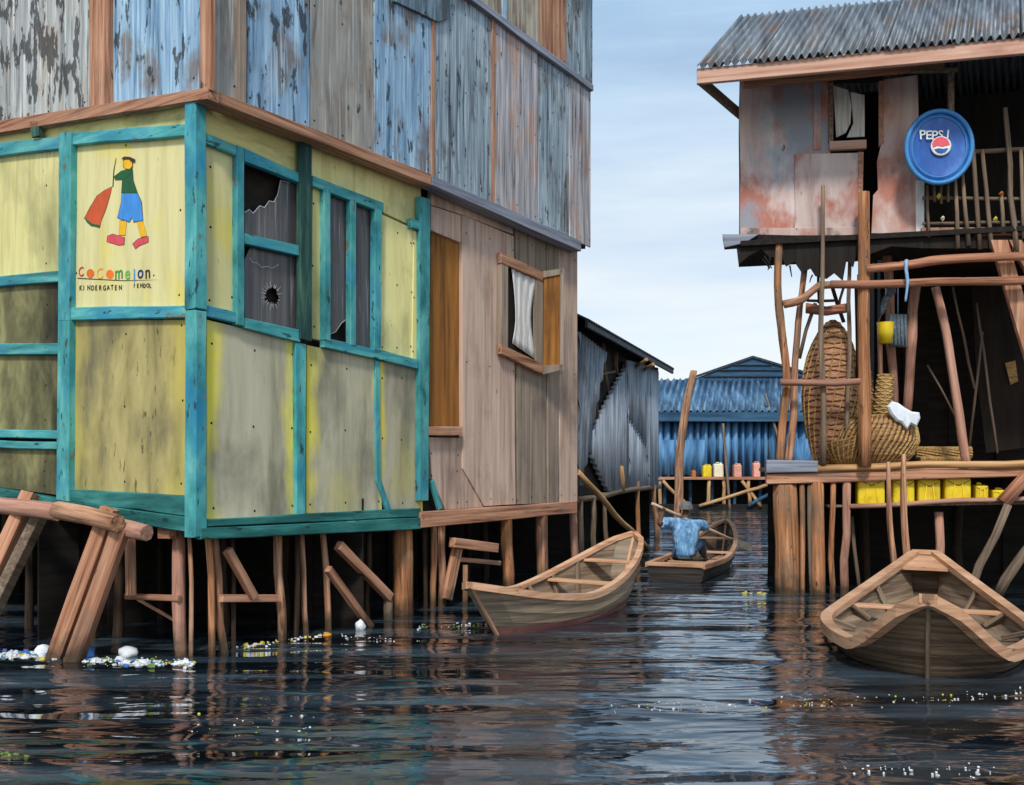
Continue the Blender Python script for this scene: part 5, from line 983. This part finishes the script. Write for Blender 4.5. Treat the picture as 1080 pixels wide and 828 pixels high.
# folds: ripple the shirt surface
for v in shirt.data.vertices:
    d = mnoise.noise((v.co.x * 9, v.co.y * 9, v.co.z * 16 + v.co.x * 8)) * .026; v.co += v.normal * d
skin('trousers', [(pel, .11), (hipL, .095), (knL, .075), (ftL.lerp(knL, .15), .06), (hipR, .095), (knR, .075), (ftR.lerp(knR, .15), .06)], [(0, 1), (1, 2), (2, 3), (0, 4), (4, 5), (5, 6)], 'trouser', per)
pdl = thing('paddle', 'thin wooden paddle held across the body by the paddler', 'paddle', pA); pole('shaft', pA, pB - pd * .35, .021, .022, 'palewood', pdl, wob=.1, knob=.03)
zz = pd; xx = Vector((0, 0, 1)).cross(zz).normalized(); yy = zz.cross(xx); Mp = frame(zz, yy, xx, pB - pd * .4); slab2d('blade', [(0, -.02), (.12, -.055), (.42, -.06), (.47, 0), (.42, .06), (.12, .055), (0, .02)], .02, 'palewood', pdl, Mp @ Matrix.Translation((0, 0, .01)), wob=0)

# ------------------------------------------------------------------ floating litter
def scatter(name, label, px0, px1, py0, py1, n, mats, smin, smax, cat, dens=None):
    me_v = []; me_f = []; mi = []
    for k in range(n):
        px = random.uniform(px0, px1); f = (px - px0) / max(1, px1 - px0); py = (py0 + (py1 - py0) * f) + random.gauss(0, 1) * (2.2 if dens is None else dens); Y = 1.5 * F / (py - HZ); p = pix(px, py, Y); s = smin + (smax - smin) * random.random() ** 2.2; b = len(me_v)
        hh = s * random.uniform(.15, .7); nn = random.choice((5, 6, 7)); a0 = random.uniform(0, 6)
        for j in range(nn): a = a0 + 2 * math.pi * j / nn; rr = s * random.uniform(.6, 1.15); me_v.append((p.x + rr * math.cos(a), p.y + rr * .8 * math.sin(a), -.01))
        for j in range(nn): a = a0 + .3 + 2 * math.pi * j / nn; rr = s * random.uniform(.2, .75); me_v.append((p.x + rr * math.cos(a), p.y + rr * .8 * math.sin(a), hh * random.uniform(.5, 1.1)))
        fs = [(b + j, b + (j + 1) % nn, b + nn + (j + 1) % nn, b + nn + j) for j in range(nn)] + [tuple(b + nn + j for j in range(nn))]
        me_f += fs; q = random.choices(range(len(mats)), [w_ for _, w_ in mats])[0]; mi += [q] * len(fs)
    o = mesh_obj(name, me_v, me_f, mats[0][0]); 
    for m_, _ in mats[1:]: o.data.materials.append(M[m_])
    for p, q in zip(o.data.polygons, mi): p.material_index = q
    return tag(o, label, cat, kind='stuff')
wl = [('litterw', 6), ('litterb', 1.2), ('littery', .8), ('weed', 1)]
scatter('floating_litter', 'white and blue plastic rubbish floating at the trestle foot', -20, 80, 690, 694, 200, wl, .008, .05, 'litter')
scatter('floating_litter', 'mixed rubbish and weed drifting beside the corner stilts', 80, 205, 697, 700, 210, wl, .008, .045, 'litter')
scatter('floating_litter', 'line of white and yellow scum below the yellow house', 246, 345, 684, 669, 70, [('litterw', 5), ('littery', 2), ('litter_orange', .6)], .01, .032, 'litter', 1.3)
scatter('floating_litter', 'sparse white foam flecks in front of the large orange stilt', 358, 416, 672, 674, 26, [('litterw', 1)], .006, .016, 'foam', 1.6)
scatter('floating_litter', 'white and green flecks between the stilts and the grey canoe', 440, 515, 661, 658, 34, [('litterw', 4), ('weed', 1.5)], .008, .024, 'foam', 1.2)
scatter('floating_litter', 'yellow and white specks drifting on the dark water at left centre', 200, 340, 768, 764, 24, [('litterw', 2), ('littery', 1), ('litter_orange', .5)], .006, .016, 'litter', 6)
scatter('floating_litter', 'row of white and yellow specks on the water below the large boat', 640, 1079, 747, 732, 90, [('litterw', 3), ('littery', 1.4)], .006, .015, 'litter', 3.5)
scatter('floating_litter', 'white specks close to the viewer at bottom right', 890, 1050, 810, 814, 36, [('litterw', 1)], .005, .012, 'foam', 3.5)
scatter('floating_litter', 'short row of yellow buds floating left of the big stilt', 780, 812, 625, 627, 14, [('littery', 1)], .02, .035, 'litter', 1)
scatter('floating_weed', 'thin green weed floating at the left edge', -20, 30, 793, 798, 40, [('weed', 1)], .008, .02, 'weed', 1.5)
def lump(name, label, px, py, s, m, hz):
    Y = 1.5 * F / (py - HZ); p = pix(px, py, Y); p.z = 0; bm = bmesh.new(); bmesh.ops.create_icosphere(bm, subdivisions=2, radius=s)
    for v in bm.verts: v.co += v.co.normalized() * mnoise.noise(v.co * (2.2 / s) + p) * s * .45; v.co.z *= hz
    me = bpy.data.meshes.new(name); bm.to_mesh(me); bm.free(); me.materials.append(M[m]); [setattr(q_, 'use_smooth', True) for q_ in me.polygons]; return tag(link(bpy.data.objects.new(name, me), None, Matrix.Translation(p + UP * s * hz * .5)), label, 'litter')
lump('plastic_bag', 'crumpled white plastic bag floating at the trestle foot', 45, 690, .06, 'litterw', .8); lump('plastic_bag', 'white and blue plastic bag left of the corner stilt', 92, 694, .055, 'litterb', 1.1); lump('plastic_bag', 'larger white plastic bag lying nearest the corner stilt', 135, 692, .075, 'litterw', .7)
lump('white_bottle', 'small upright white bottle floating under the slanting braces', 380, 664, .05, 'litterw', 1.3); lump('orange_scrap', 'orange scrap floating below the grey yellow wall', 345, 671, .04, 'litter_orange', .6)
